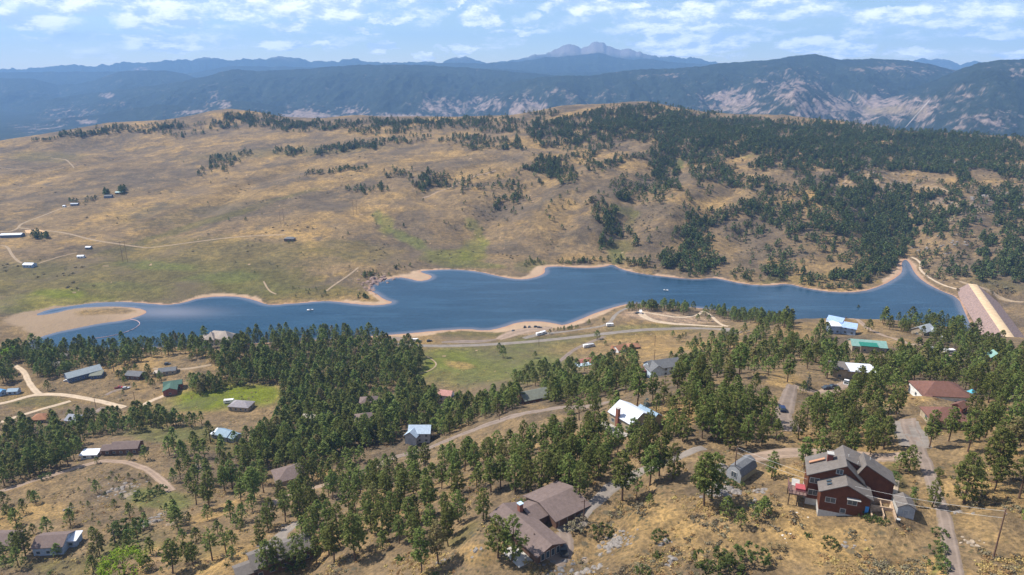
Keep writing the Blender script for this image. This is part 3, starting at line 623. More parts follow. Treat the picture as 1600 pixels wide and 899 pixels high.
for (D, sl_, nz, cc, cr) in ridges:
    cpx = np.array([c[0] for c in cr], float); cpy = np.array([c[1] for c in cr], float)
    # world u of each crest pixel, at plan distance D
    xr = (cpx-800)/F; yr = (449.5-cpy)/F; dyv = CP+yr*SP; uu = xr/dyv; zz = CAM_H + D*(-SP+yr*CP)/dyv
    zc = np.interp(u2, uu, zz)[None, :]
    Dw = D*(1+.05*fbm(u2*9, u2*0+D*.001, 3, int(D) % 97))[None, :]
    zc = CAM_H + (zc-CAM_H)*Dw/D + (D*.0016*fbm(u2*55, u2*0+D*.01, 5, 7, .62))[None, :]*(3.4 if cc == 2 else 1.2)
    dd = (Y2-Dw)
    L = D*.06
    rn = ridged(X2/(L*1.15), Y2/(L*3.6), 7, int(D) % 53, .58)
    fr = np.where(dd < 0, zc + dd*sl_*(1.0+.3*rn) + 2.4*nz*(rn-.35)*sstep(0, L*2.2, -dd), zc - dd*sl_*1.2)
    better = fr > Hm
    Hm = np.where(better, fr, Hm); cls = np.where(better, cc, cls)
Hm = Hm - 200*(1-sstep(2300, 2900, Y2))
print('mountain top', Hm.max(), 'bottom', Hm.min(), Hf.min())
n4_ = fbm(X2/28, Y2/60, 4, 79, .75); n1_ = fbm(X2/420, Y2/600, 6, 71, .65); n2_ = fbm(X2/90, Y2/150, 4, 72, .7); n3_ = fbm(X2/1500, Y2/2500, 3, 73)
forest = np.array((.028, .040, .026)); rockc = np.array((.42, .31, .26)); tanc = np.array((.30, .23, .13)); greyc = np.array((.25, .22, .21))
P2x, P2y, D2 = w2px(X2, Y2, Hm)
cm = np.broadcast_to(forest, X2.shape+(3,)).copy()*(1+.5*n2_+.6*n4_+.5*n1_)[..., None]
rock_p = np.zeros(X2.shape)
for (a, b, rx, ry, st) in [(670,172,30,8,.5),(700,172,50,26,.55),(760,165,50,20,.75),(815,175,40,22,1.0),(1000,170,40,12,.4),(1150,160,70,22,.75),(1240,140,50,26,.9),(1290,170,60,22,.9),(1380,165,60,22,1.0),(1330,190,60,14,.8),(1440,175,40,26,.75),(1500,150,50,18,.45),(1540,190,70,16,.7),(1590,120,20,10,.6),(1340,110,20,5,.6),(1040,118,60,6,.35),
                            (480,180,50,10,1.1),(550,175,30,12,.8),(620,183,50,6,1.1),(110,180,60,14,.45),(60,200,40,8,.5),(190,165,30,8,.45),(135,190,20,5,.9),(170,150,12,4,.8),(355,168,10,14,.7),(220,108,14,3,.6),(300,175,30,6,.6),(330,160,20,20,.35),(900,150,100,20,.25),(1420,110,100,12,.3)]:
    rock_p = np.maximum(rock_p, st*np.exp(-((P2x-a)/rx)**2-((P2y-b)/ry)**2))
rmask = sstep(.22, .50, n1_*.45+n2_*.7+n4_*.7+rock_p*.58-.06)*.85*sstep(.05, .5, rock_p+.3*n3_+.2)
cm = lerp(cm, rockc*(1), rmask)
cm = lerp(cm, greyc, (cls == 2)*sstep(CAM_H+110, CAM_H+240, Hm+90*n1_))
cm = lerp(cm, tanc, sstep(.5, .8, rock_p)*sstep(.0, .3, n1_)*(np.abs(P2y-180) < 14)*.8)
cm = np.clip(cm, .008, .6)
def mountain_material():
    m = bpy.data.materials.new('forested_mountain'); m.use_nodes = True; t = NT(m.node_tree); t.n.clear()
    a = t.new('ShaderNodeAttribute', attribute_name='cover'); tcx = t.new('ShaderNodeTexCoord').outputs['Object']
    f = t.noise(tcx, .035, 6, .7); g = t.noise(tcx, .012, 4, .6)
    c = t.mix(t.ramp(f, .30, .7), a.outputs['Color'], (.5, .5, .5), 'MULTIPLY')
    c = t.mix(t.ramp(f, .62, .74, 0, .28), c, (.26, .20, .15))
    b = t.new('ShaderNodeBump', ins={'Strength': .9, 'Distance': 25, 'Height': t.math('ADD', f, g)})
    p = t.new('ShaderNodeBsdfPrincipled', ins={'Base Color': c, 'Roughness': .95, 'Normal': b.outputs[0]}); p.inputs['Specular IOR Level'].default_value = .05
    t.new('ShaderNodeOutputMaterial', ins={0: p.outputs[0]}); return m
mts = grid_mesh('mountains', np.stack([X2, Y2, Hm], -1), mountain_material(), {'cover': cm}); tag(mts, kind='structure')
# pale utility cut running down the right-hand mountain side
def face_point(px, py):
    xr = (px-800)/F; yr = (449.5-py)/F; s = (-SP+yr*CP)/(CP+yr*SP); u = xr/(CP+yr*SP)
    i = int(round((u-u2[0])/(u2[-1]-u2[0])*(NU2-1))); c = np.maximum.accumulate((Hm[:, i]-CAM_H)/Y2[:, i]); j = int(np.searchsorted(c, s))
    Y = Y2[min(j, NV2-1), i]; return np.array([u*Y, Y, CAM_H+s*Y])
def hillside_strip(name, pts, wpx, m):
    P = [face_point(*p) for p in pts]; G = []
    for p in P:
        p = p*np.array([.985, .985, 1]) + np.array([0, 0, (CAM_H-p[2])*.015]); wm = wpx*p[1]/F
        G.append([[p[0]-wm/2, p[1], p[2]], [p[0]+wm/2, p[1], p[2]]])
    return tag(grid_mesh(name, np.array(G), m), kind='structure')
hillside_strip('pipeline_cut', [(1452,157),(1445,165),(1438,173),(1430,182),(1422,191),(1415,199)], 1.9, mat('bare_cut', (.36, .31, .27), .9))
# ------------------------------------------------------------------ haze: closed box of even air
hz = bpy.data.meshes.new('haze'); bmz = bmesh.new()
bmesh.ops.create_cube(bmz, size=1, matrix=Matrix.Translation((0, 7250, 290)) @ Matrix.Diagonal((44000, 15500, 1180, 1))); bmz.to_mesh(hz); bmz.free()
haze = bpy.data.objects.new('haze', hz); col.objects.link(haze); tag(haze, kind='stuff')
hm = bpy.data.materials.new('even_air'); hm.use_nodes = True; t = NT(hm.node_tree); t.n.clear()
pv = t.new('ShaderNodeVolumePrincipled', ins={'Density': HAZE_D}); pv.inputs['Color'].default_value = (.30, .56, 1.0, 1); pv.inputs['Anisotropy'].default_value = .0
t.new('ShaderNodeOutputMaterial', ins={1: pv.outputs[0]}); hz.materials.append(hm)
# ------------------------------------------------------------------ buildings
BUILT = []; LM = []; SHOWN = []
def mesh_obj(name, verts, faces, m, parent=None, smooth=False):
    me = bpy.data.meshes.new(name); me.from_pydata([tuple(v) for v in verts], [], faces)
    bmx = bmesh.new(); bmx.from_mesh(me); bmesh.ops.recalc_face_normals(bmx, faces=bmx.faces); bmx.to_mesh(me); bmx.free()
    if smooth: me.polygons.foreach_set('use_smooth', [True]*len(me.polygons))
    me.materials.append(m); o = bpy.data.objects.new(name, me); col.objects.link(o)
    if parent: o.parent = parent
    return o
class MB:
    def __init__(s): s.v = []; s.f = []
    def add(s, v, f): n = len(s.v); s.v += [tuple(x) for x in v]; s.f += [tuple(i+n for i in q) for q in f]; return s
    def box(s, x0, x1, y0, y1, z0, z1):
        return s.add([(x0,y0,z0),(x1,y0,z0),(x1,y1,z0),(x0,y1,z0),(x0,y0,z1),(x1,y0,z1),(x1,y1,z1),(x0,y1,z1)], [(0,3,2,1),(4,5,6,7),(0,1,5,4),(1,2,6,5),(2,3,7,6),(3,0,4,7)])
    def tube(s, a, b, r, n=6, r2=None):
        a = Vector(a); b = Vector(b); d = (b-a).normalized(); u = d.cross(Vector((.3,.9,.1))).normalized(); w_ = d.cross(u); r2 = r if r2 is None else r2
        v = [a+(u*math.cos(k/n*6.2832)+w_*math.sin(k/n*6.2832))*r for k in range(n)]+[b+(u*math.cos(k/n*6.2832)+w_*math.sin(k/n*6.2832))*r2 for k in range(n)]
        return s.add(v, [(k, (k+1) % n, n+(k+1) % n, n+k) for k in range(n)]+[tuple(range(n)), tuple(range(n, 2*n))])
    def build(s, name, m, parent=None, smooth=False): return mesh_obj(name, s.v, s.f, m, parent, smooth)
def xf(pts, cx, cy, rot):
    c, s_ = math.cos(rot), math.sin(rot); return [(cx+x*c-y*s_, cy+x*s_+y*c, z) for x, y, z in pts]
M_GLASS = mat('window_glass', (.05, .07, .09), .12, spec=.6); M_FRAME = mat('white_trim', (.40, .39, .37), .6); M_BRICK = mat('red_brick', (.25, .10, .07), .9, scale=4)
M_CONC = mat('concrete', (.42, .40, .37), .9); M_DKWOOD = mat('dark_wood', (.10, .065, .045), .85)
def roofing(name, c, metal=False):
    """shingle courses or standing seams across the roof"""
    if name in _mc: return _mc[name]
    m = bpy.data.materials.new(name); m.use_nodes = True; t = NT(m.node_tree); t.n.clear()
    tcx = t.new('ShaderNodeTexCoord').outputs['Object']
    f = t.noise(tcx, 1.1, 6, .7); g = t.noise(tcx, .25, 3, .6)
    wv = t.new('ShaderNodeTexWave', ins={'Scale': 1.0 if metal else 1.6, 'Distortion': .0 if metal else 1.2}); t.l.new(tcx, wv.inputs['Vector']); wv.bands_direction = 'X' if metal else 'Y'
    cc = t.mix(t.ramp(f, .25, .75), tuple(x*.80 for x in c), tuple(min(.9, x*1.18) for x in c)); cc = t.mix(t.ramp(g, .35, .7, 0, .3), cc, tuple(x*.72 for x in c))
    cc = t.mix(t.ramp(wv.outputs['Fac'], .80, .98, 0, .25), cc, tuple(x*.5 for x in c))
    b = t.new('ShaderNodeBump', ins={'Strength': .5, 'Distance': .05, 'Height': wv.outputs['Fac']})
    p = t.new('ShaderNodeBsdfPrincipled', ins={'Base Color': cc, 'Roughness': .6 if metal else .92, 'Normal': b.outputs[0]}); p.inputs['Specular IOR Level'].default_value = .25 if metal else .15
    t.new('ShaderNodeOutputMaterial', ins={0: p.outputs[0]}); _mc[name] = m; return m
def siding(name, c):
    if name in _mc: return _mc[name]
    m = bpy.data.materials.new(name); m.use_nodes = True; t = NT(m.node_tree); t.n.clear()
    tcx = t.new('ShaderNodeTexCoord').outputs['Object']; f = t.noise(tcx, .8, 6, .7)
    wv = t.new('ShaderNodeTexWave', ins={'Scale': 1.7, 'Distortion': .2}); wv.bands_direction = 'Z'; t.l.new(tcx, wv.inputs['Vector'])
    cc = t.mix(t.ramp(f, .25, .75), tuple(x*.75 for x in c), tuple(min(.9, x*1.25) for x in c)); cc = t.mix(t.ramp(wv.outputs['Fac'], .75, .98, 0, .45), cc, tuple(x*.4 for x in c))
    p = t.new('ShaderNodeBsdfPrincipled', ins={'Base Color': cc, 'Roughness': .8}); p.inputs['Specular IOR Level'].default_value = .2
    t.new('ShaderNodeOutputMaterial', ins={0: p.outputs[0]}); _mc[name] = m; return m
def wing(root, cx, cy, w, d, h, rh, kind='gable', rot=0, wm=None, rm=None, over=.55, base=-3.0, z0=0, ridge=None, nowall=False):
    """a block under one roof; ridge along local x; ridge = y offset of the ridge"""
    ry = ridge or 0; T = .22
    if kind == 'gable': prof = [(-d/2, h), (ry, h+rh), (d/2, h)]
    elif kind == 'shed': prof = [(-d/2, h), (d/2, h+rh)]
    elif kind == 'gambrel': prof = [(-d/2, h), (-d*.34, h+rh*.68), (0, h+rh), (d*.34, h+rh*.68), (d/2, h)]
    else: prof = None
    if prof:
        P = [(-d/2, base)]+prof+[(d/2, base)]; n = len(P)
        v = [(-w/2, y, z) for y, z in P]+[(w/2, y, z) for y, z in P]
        if not nowall: wl = mesh_obj('wall', [(x, y, z+z0) for x, y, z in xf(v, cx, cy, rot)], [tuple(range(n)), tuple(range(n, 2*n))]+[(i, (i+1) % n, n+(i+1) % n, n+i) for i in range(n) if i != n-1], wm, root)
        # roof sheet with thickness and overhang
        q = list(prof); (y0, z0_), (y1, z1) = q[0], q[1]; sl_ = (z1-z0_)/(y1-y0+1e-9); q[0] = (y0-over, z0_-over*sl_)
        (y0, z0_), (y1, z1) = q[-1], q[-2]; sl_ = (z1-z0_)/(abs(y1-y0)+1e-9); q[-1] = (y0+over, z0_-over*sl_)
        if kind == 'shed': q = [(prof[0][0]-over, prof[0][1]-over*rh/d), (prof[1][0]+over, prof[1][1]+over*rh/d)]
        n = len(q); lo = [(y, z+.03) for y, z in q]; up = [(y, z+.03+T) for y, z in q]; ring = up+lo[::-1]; m_ = len(ring)
        v = [(-w/2-over, y, z) for y, z in ring]+[(w/2+over, y, z) for y, z in ring]
        f = [(i, (i+1) % m_, m_+(i+1) % m_, m_+i) for i in range(m_)]
        for i in range(n-1): f += [(i, i+1, m_-2-i, m_-1-i), (m_+i, m_+i+1, 2*m_-2-i, 2*m_-1-i)]
        rf = mesh_obj('roof', [(x, y, z+z0) for x, y, z in xf(v, cx, cy, rot)], f, rm, root)
    else:
        mb = MB(); mb.box(-w/2, w/2, -d/2, d/2, base, h)
        mesh_obj('wall', [(x, y, z+z0) for x, y, z in xf(mb.v, cx, cy, rot)], mb.f, wm, root)
        L = max(0, (w-d)/2+.001); W2, D2_ = w/2+over, d/2+over; e = h-over*rh/(d/2)
        v = [(-W2,-D2_,e),(W2,-D2_,e),(W2,D2_,e),(-W2,D2_,e),(-W2,-D2_,e+T),(W2,-D2_,e+T),(W2,D2_,e+T),(-W2,D2_,e+T),(-L,0,h+rh+T),(L,0,h+rh+T)]
        f = [(0,3,2,1),(0,1,5,4),(1,2,6,5),(2,3,7,6),(3,0,4,7),(4,5,9,8),(6,7,8,9),(5,6,9),(7,4,8)]
        rf = mesh_obj('roof', [(x, y, z+z0) for x, y, z in xf(v, cx, cy, rot)], f, rm, root)
    return rf
def opening(root, cx, cy, rot, face, w, d, along, z, ow, oh, name='window', frame=None, pane=None, z0=0):
    """window or door on a face of a block: S N E W"""
    a = {'S': (0, -d/2), 'N': (math.pi, d/2), 'E': (math.pi/2, w/2), 'W': (-math.pi/2, -w/2)}[face]
    if face in 'SN': px_, py_ = (along, a[1])
    else: px_, py_ = (a[1], along)
    q = xf([(px_, py_, 0)], cx, cy, rot)[0]; mb = MB(); t = .12; e = .03
    mb.box(-ow/2-t, ow/2+t, -e-.04, e+.02, z-t, z); mb.box(-ow/2-t, ow/2+t, -e-.04, e+.02, z+oh, z+oh+t); mb.box(-ow/2-t, -ow/2, -e-.04, e+.02, z, z+oh); mb.box(ow/2, ow/2+t, -e-.04, e+.02, z, z+oh)
    if name == 'window' and ow > 1.3: mb.box(-.04, .04, -e-.03, e+.01, z, z+oh)
    rr = rot+a[0]
    fr = mesh_obj(name, [(x, y, zz+z0) for x, y, zz in xf(mb.v, q[0], q[1], rr)], mb.f, frame or M_FRAME, root)
    pb = MB().box(-ow/2, ow/2, -e, e, z, z+oh)
    mesh_obj('pane' if name == 'window' else 'panel', [(x, y, zz+z0) for x, y, zz in xf(pb.v, q[0], q[1], rr)], pb.f, pane or M_GLASS, fr)
    return fr
def chimney(root, x, y, z0, z1, s_=.9, m=None, cap=None):
    mb = MB().box(x-s_/2, x+s_/2, y-s_/2, y+s_/2, z0, z1); c = mb.build('chimney', m or M_BRICK, root)
    MB().box(x-s_*.62, x+s_*.62, y-s_*.62, y+s_*.62, z1+.01, z1+.22).build('chimney_cap', cap or M_CONC, c); return c
def site(name, px, py, deg, label, cat, r=None, words=None, dz=0):
    p = hit(px, py); o = empty(name, (p[0], p[1], p[2]+dz), math.radians(deg), label, cat); o['_s'] = 0; del o['_s']
    BUILT.append((p[0], p[1], r or 8))
    if words: LM.append((px, py, words))
    return o
def mpp(px, py):
    p = hit(px, py); return w2px(*p)[2]/F
GREYR = roofing('grey_shingle', (.155, .138, .128)); BRNR = roofing('brown_shingle', (.165, .125, .115)); DKGR = roofing('slate_shingle', (.15, .155, .165)); TANR = roofing('tan_shingle', (.42, .36, .31)); REDR = roofing('red_brown_shingle', (.165, .085, .068))
WHTR = roofing('white_metal', (.62, .66, .74), True); BLUR = roofing('pale_blue_metal', (.30, .42, .66), True); TEAL = roofing('teal_metal', (.19, .33, .30), True); DTEAL = roofing('green_metal', (.02, .17, .13), True); ORGR = roofing('orange_tile', (.30, .15, .09)); STLB = roofing('steel_blue_metal', (.20, .29, .38), True); GRNR = roofing('green_shingle', (.075, .135, .11)); OLVR = roofing('olive_grey_shingle', (.17, .18, .15)); PNKR = roofing('pink_tile', (.44, .24, .21))
REDW = siding('red_cedar_siding', (.115, .040, .021)); BRNW = siding('brown_siding', (.15, .085, .060)); GRYW = siding('grey_siding', (.34, .35, .37)); WHTW = siding('white_siding', (.68, .68, .67)); BLUW = siding('blue_siding', (.32, .40, .52)); TANW = siding('tan_siding', (.38, .31, .22)); DRDW = siding('barn_red_siding', (.27, .10, .08)); NAVW = siding('navy_siding', (.09, .12, .20)); LBLW = siding('pale_blue_siding', (.50, .60, .70))

# 1 the red timber house
def red_house():
    p = hit(1316, 806); rt_ = empty('timber_house', tuple(p), math.radians(-19), 'large red timber house with several grey gable roofs and a deck on its left', 'house')
    BUILT.append((p[0]+1, p[1]+6, 15)); LM.append((1320, 765, 'the red timber house'))
    R90 = math.pi/2
    # front wing, ridge runs away from the camera: wing() ridge is local x, so turn 90 degrees
    wing(rt_, 0, 2.3, 4.6, 11.2, 6.1, 2.8, 'gable', R90, REDW, GREYR, .6, 0.6)
    wing(rt_, -2.0, 8.6, 8.0, 12.6, 7.3, 4.2, 'gable', R90, REDW, GREYR, .55, .4, ridge=-2.0)
    wing(rt_, 2.2, 11.2, 6.2, 9.0, 9.0, 2.5, 'gable', R90, REDW, GREYR, .5, .4, ridge=2.2)
    wing(rt_, 7.0, 9.2, 5.4, 9.0, 7.6, 4.0, 'gable', R90, REDW, GREYR, .5, .4, ridge=2.4)
    MB().box(-5.62, 5.62, -.02, 4.6, -2.2, .6).build('foundation', M_CONC, rt_); MB().box(-8.32, 4.3, 4.6, 12.6, -2.0, .4).build('foundation', M_CONC, rt_)
    MB().box(2.6, 11.5, 6.5, 11.9, -1.0, .4).build('foundation', M_CONC, rt_)
    O = opening
    O(rt_, 0, 0, 0, 'S', 0, 0, -3.2, 3.2, 2.2, 1.3); O(rt_, 0, 0, 0, 'S', 0, 0, 1.7, 3.6, 2.0, 1.5); O(rt_, 0, 0, 0, 'S', 0, 0, -.1, .9, 1.1, 1.1, 'window')
    O(rt_, 0, 4.6, 0, 'S', 0, 0, -6.8, 5.1, 2.1, 1.4); O(rt_, 0, 4.6, 0, 'S', 0, 0, -6.8, 1.6, 2.1, 1.4); O(rt_, 0, 4.6, 0, 'S', 0, 0, -1.4, 8.9, 1.4, 1.2)
    MB().box(.3, 3.4, -1.0, -.04, 5.35, 5.5).build('awning', M_FRAME, rt_)
    MB().box(4.7, 5.5, -.15, -.03, 2.0, 3.9).build('side_door', mat('blue_door_paint', (.05, .22, .50), .5), rt_)
    c = chimney(rt_, -3.4, 9.0, 7.5, 11.8, 1.3, mat('dark_red_brick', (.16, .05, .04), .9), M_FRAME)
    MB().add([(-8.1, 8.9, 7.95), (-4.6, 8.9, 9.75), (-4.6, 9.7, 9.75), (-8.1, 9.7, 7.95), (-8.1, 8.9, 8.25), (-4.6, 8.9, 10.05), (-4.6, 9.7, 10.05), (-8.1, 9.7, 8.25)], [(0,1,5,4),(1,2,6,5),(2,3,7,6),(3,0,4,7),(4,5,6,7)]).build('clerestory', mat('cedar_fascia', (.38, .20, .12), .8), rt_)
    for sx, sz in ((-3.9, 7.33), (-3.9, 7.33)):
        pass
    for k, sy in enumerate((1.2, 2.6)):
        s1 = MB().add([(-4.3, sy, 7.19), (-3.3, sy, 7.69), (-3.3, sy+.8, 7.69), (-4.3, sy+.8, 7.19), (-4.3, sy, 7.29), (-3.3, sy, 7.79), (-3.3, sy+.8, 7.79), (-4.3, sy+.8, 7.29)], [(0,1,2,3),(4,5,6,7),(0,1,5,4),(1,2,6,5),(2,3,7,6),(3,0,4,7)]); s1.build('skylight', M_GLASS, rt_)
    for (vx, vy, vz) in ((.9, 9.5, 11.35), (3.0, 8.0, 10.6), (6.0, 10.0, 11.2)): MB().tube((vx, vy, vz), (vx, vy, vz+.7), .12).build('vent_pipe', M_FRAME, rt_)
    # deck with railing, stands on the left of the main block
    dk = MB().box(-12.6, -8.4, 2.6, 8.0, 1.9, 2.15).build('deck', mat('deck_boards', (.20, .13, .11), .8), rt_)
    rl = MB()
    for a, b in (((-12.6, 2.6), (-8.4, 2.6)), ((-12.6, 2.6), (-12.6, 8.0))):
        for z in (2.6, 2.95, 3.25): rl.tube((a[0], a[1], z), (b[0], b[1], z), .05, 4)
        for k in range(6): q = (a[0]+(b[0]-a[0])*k/5, a[1]+(b[1]-a[1])*k/5); rl.box(q[0]-.07, q[0]+.07, q[1]-.07, q[1]+.07, 2.1, 3.3)
    rl.build('railing', mat('railing_wood', (.22, .12, .11), .8), dk)
    for q in ((-12.4, 2.8), (-10.4, 2.8), (-8.7, 2.8), (-12.4, 7.8)): MB().box(q[0]-.12, q[0]+.12, q[1]-.12, q[1]+.12, -2.5, 1.9).build('deck_post', M_DKWOOD, dk)
    MB().box(-10.9, -8.6, 4.0, 6.4, 2.16, 3.0).build('deck_cover', mat('faded_red_cloth', (.34, .07, .08), .8), dk)
    MB().add([(-11.8, 6.4, 2.3), (-9.9, 5.9, 2.3), (-9.9, 7.6, 3.5), (-11.8, 7.8, 3.5), (-11.8, 6.5, 2.2), (-9.9, 6.0, 2.2), (-9.9, 7.7, 3.4), (-11.8, 7.9, 3.4)], [(0,1,2,3),(4,5,6,7),(0,1,5,4),(1,2,6,5),(2,3,7,6),(3,0,4,7)]).build('deck_canopy', M_FRAME, dk)
    # terraced garden right of the house: low stone walls
    g = empty('terrace_wall', (p[0], p[1], p[2]), math.radians(-19), 'low sandy stone terrace walls stepping down between the red house and the small grey shed', 'wall')
    for (x0, x1, y0, y1) in ((6.0, 11.2, 4.7, 5.0), (6.2, 11.0, 1.4, 1.7), (11.0, 11.3, -2.5, 5.0), (6.0, 6.3, -1.5, 4.8), (8.6, 8.8, -2.0, 4.6)): MB().box(x0, x1, y0, y1, -2, 1.3+.27*(min(x1, 10)+1)-.6).build('stone_wall', mat('sandstone', (.40, .29, .20), .95, scale=2, var=.25, bump=.1), g)
red_house()
# small grey shed
s = site('garden_shed', 1413, 806, -16, 'small grey shed with grey gable roof beside the gravel drive', 'shed', 4, 'the small grey shed')
wing(s, 0, 1.6, 4.6, 3.7, 2.6, 1.1, 'gable', math.pi/2, GRYW, GREYR, .25); MB().box(-1.86, -1.80, 0, 3.6, -.5, 2.3).build('trim', M_FRAME, s); opening(s, 0, -.7, 0, 'S', 0, 0, 0, 0, 1.0, 1.9, 'door', None, GRYW)
# gambrel shed
s = site('gambrel_shed', 1158, 742, 42, 'barn-shaped shed with dark gambrel roof and pale front beside the turning circle', 'shed', 6, 'the gambrel-roofed shed')
wing(s, 0, 0, 8.0, 4.6, 2.4, 2.2, 'gambrel', 0, siding('olive_siding', (.30, .28, .19)), DKGR, .2); MB().add([(-4.26, -2.25, -.6), (-4.26, 2.25, -.6), (-4.26, 2.25, 2.4), (-4.26, 1.5, 3.8), (-4.26, 0, 4.5), (-4.26, -1.5, 3.8), (-4.26, -2.25, 2.4), (-4.2, -2.25, -.6), (-4.2, 2.25, -.6), (-4.2, 2.25, 2.4), (-4.2, 1.5, 3.8), (-4.2, 0, 4.5), (-4.2, -1.5, 3.8), (-4.2, -2.25, 2.4)], [tuple(range(7)), tuple(range(7, 14))]+[(i, (i+1) % 7, 7+(i+1) % 7, 7+i) for i in range(7)]).build('front_panel', GRYW, s)
opening(s, -.2, 0, 0, 'W', 8.2, 0, 0, 1.2, 1.5, 1.6)
# 2 brown ranch house
def ranch():
    p = hit(838, 826); o = empty('ranch_house', tuple(p), math.radians(36), 'long low ranch house with brown shingle roofs meeting in an L beside the paved drive', 'house')
    c, s_ = math.cos(math.radians(36)), math.sin(math.radians(36))
    for (lx, ly, r_) in ((10, 3, 9), (-4, -7, 7), (-3, 4, 8)): BUILT.append((p[0]+lx*c-ly*s_, p[1]+lx*s_+ly*c, r_))
    LM.append((850, 818, 'the brown ranch house'))
    wing(o, 10.4, 3.6, 12.0, 14.0, 2.9, 1.9, 'gable', 0, BRNW, BRNR, .7, -2)
    wing(o, 2.4, 4.4, 6.0, 8.0, 2.7, 1.5, 'gable', 0, BRNW, BRNR, .6, -2)
    wing(o, -4.4, -1.2, 21.0, 8.6, 2.8, 1.5, 'gable', math.pi/2, BRNW, BRNR, .75, -3)
    chimney(o, -2.0, 5.0, 3.0, 6.2, 1.2, M_BRICK, roofing('blue_tin', (.45, .58, .72), True))
    for x in (7.0, 13.0): opening(o, 10.4, 3.6, 0, 'S', 12, 14, x-10.4, 0, 3.0, 2.2, 'garage_door', None, BRNW)
    opening(o, 10.4, 3.6, 0, 'E', 12, 14, 1, .9, 1.6, 1.2)
    for a in (-2.6, -.9, .9, 2.6): opening(o, -4.4, -1.2, math.pi/2, 'W', 21, 8.6, a, .4, 1.1, 2.0)
    for a in (-8, -5, 2): opening(o, -4.4, -1.2, math.pi/2, 'S', 21, 8.6, a, 1.0, 1.6, 1.2)
    MB().box(-13.5, -8.9, -10, -2, -1.2, .05).build('patio', M_CONC, o)
    MB().tube((-5.5, -6, 4), (-5.5, -6, 4.7), .12).build('vent_pipe', M_DKWOOD, o)
ranch()
# generic houses: name, px, py, rot, label, words, blocks[(x, y, w, d, h, rh, kind, rot)], roof, wall, extras
def house(name, px, py, deg, label, words, blocks, rm, wm, wins=(), chim=None, cat='house', r=None, over=.5):
    o = site(name, px, py, deg, label, cat, r or max(b[2] for b in blocks)*.62, words)
    if words and 'forest' not in words and 'hidden' not in words: SHOWN.append((px, py, max(b[2] for b in blocks)*.5/mpp(px, py)+2))
    for k, b in enumerate(blocks):
        x, y, w, d, h, rh, kind = b[:7]; ro = math.radians(b[7]) if len(b) > 7 else 0
        wing(o, x, y, w, d, h, rh, kind, ro, b[9] if len(b) > 9 else wm, b[8] if len(b) > 8 and b[8] else rm, over)
        n = max(1, int(w/3.2))
        for j in range(n): opening(o, x, y, ro, 'S', w, d, (j+.5)/n*w-w/2, .9, 1.3, 1.2)
        if k == 0:
            opening(o, x, y, ro, 'W', w, d, 0, 1.0, 1.4, 1.2); opening(o, x, y, ro, 'E', w, d, 0, 1.0, 1.4, 1.2); opening(o, x, y, ro, 'N', w, d, 0, 0, 1.0, 2.1, 'door', None, M_DKWOOD)
            if h > 4.5:
                for j in range(n): opening(o, x, y, ro, 'S', w, d, (j+.5)/n*w-w/2, 3.6, 1.3, 1.2)
    if chim: chimney(o, *chim)
    return o
H_ = house
o = H_('house', 985, 662, -55, 'house with a bright white metal roof and a tall brick chimney among pines', 'the white-roofed house', [(0, 0, 11, 10.5, 4.0, 2.8, 'gable', 0, WHTR), (3, 6, 8, 5.5, 3.4, 1.8, 'gable', 0, STLB)], WHTR, TANW, chim=(-1, -5.5, -2, 7.4, 1.2))
MB().box(-6, 6, -10, -6.2, -1, .3).build('deck', mat('grey_deck', (.36, .33, .30), .8), o)
H_('house', 1466, 622, -6, 'house under a broad reddish-brown hip roof at the end of the gravel drive', 'the brown hip-roofed house', [(0, 0, 18, 13, 4.2, 3.4, 'hip'), (-8.2, -5, 2.6, 6, 4.0, .4, 'shed', 0, REDR)], REDR, WHTW)
H_('garage', 1474, 660, -8, 'detached garage with reddish-brown hip roof in front of the brown hip-roofed house', 'the brown-roofed garage', [(0, 0, 11.5, 9, 3.0, 2.6, 'hip')], REDR, TANW, cat='garage')
H_('red_shed', 1498, 643, 30, 'little dark red shed between the brown hip roofs', 'the little red shed', [(0, 0, 4, 3.4, 2.6, 1.1, 'gable')], REDR, DRDW, cat='shed')
o = H_('house', 1312, 519, -24, 'house with pale blue metal roofs stepping at angles on the bluff above the lake', 'the pale blue-roofed house', [(3.2, -.3, 12, 5.5, 4.6, 1.6, 'shed', -6), (-4.2, -1.6, 6.5, 6.5, 5.2, .9, 'shed', 20, WHTR), (-3.4, 4.4, 9, 4.5, 6.2, 1.4, 'shed', -14)], BLUR, BLUW, cat='house')
o = H_('house', 1354, 546, -12, 'long house with pale teal metal roof and a dark green centre section', 'the teal-roofed house', [(0, 0, 18, 9, 3.4, 2.2, 'gable'), (-.6, -3.2, 8.5, 5.0, 4.1, .8, 'shed', 0, DTEAL)], TEAL, TANW)
H_('house', 1335, 586, -10, 'white and tan house half hidden by pines with a gravel yard', 'the half-hidden white house', [(0, 0, 14, 9, 3.6, .8, 'gable', 0, WHTR), (-8, -2, 6, 7, 4.6, .5, 'shed', 0, GREYR)], WHTR, TANW)
H_('house', 1441, 522, -20, 'pale grey-roofed house deep in pines near the dam', 'the pale grey-roofed house', [(0, 0, 12, 8, 3.4, 2.6, 'gable', 50), (5, 1, 6, 6, 3.0, 1.4, 'gable')], roofing('pale_grey_metal', (.36, .39, .42), True), TANW)
H_('cabin', 1551, 570, 20, 'cabin showing only its small teal gable roof above dense pines', 'the teal cabin roof', [(0, 0, 4.6, 5, 5.0, 2.2, 'gable', 60)], TEAL, BRNW, cat='cabin')
H_('house', 1030, 583, 16, 'pale blue house with dark slate gable roofs on the slope above the meadow', 'the slate-roofed pale blue house', [(1.5, 0, 19, 9.5, 5.4, 3.0, 'gable'), (-5, -3.4, 8, 8.5, 5.4, 3.0, 'gable', 90)], DKGR, LBLW)
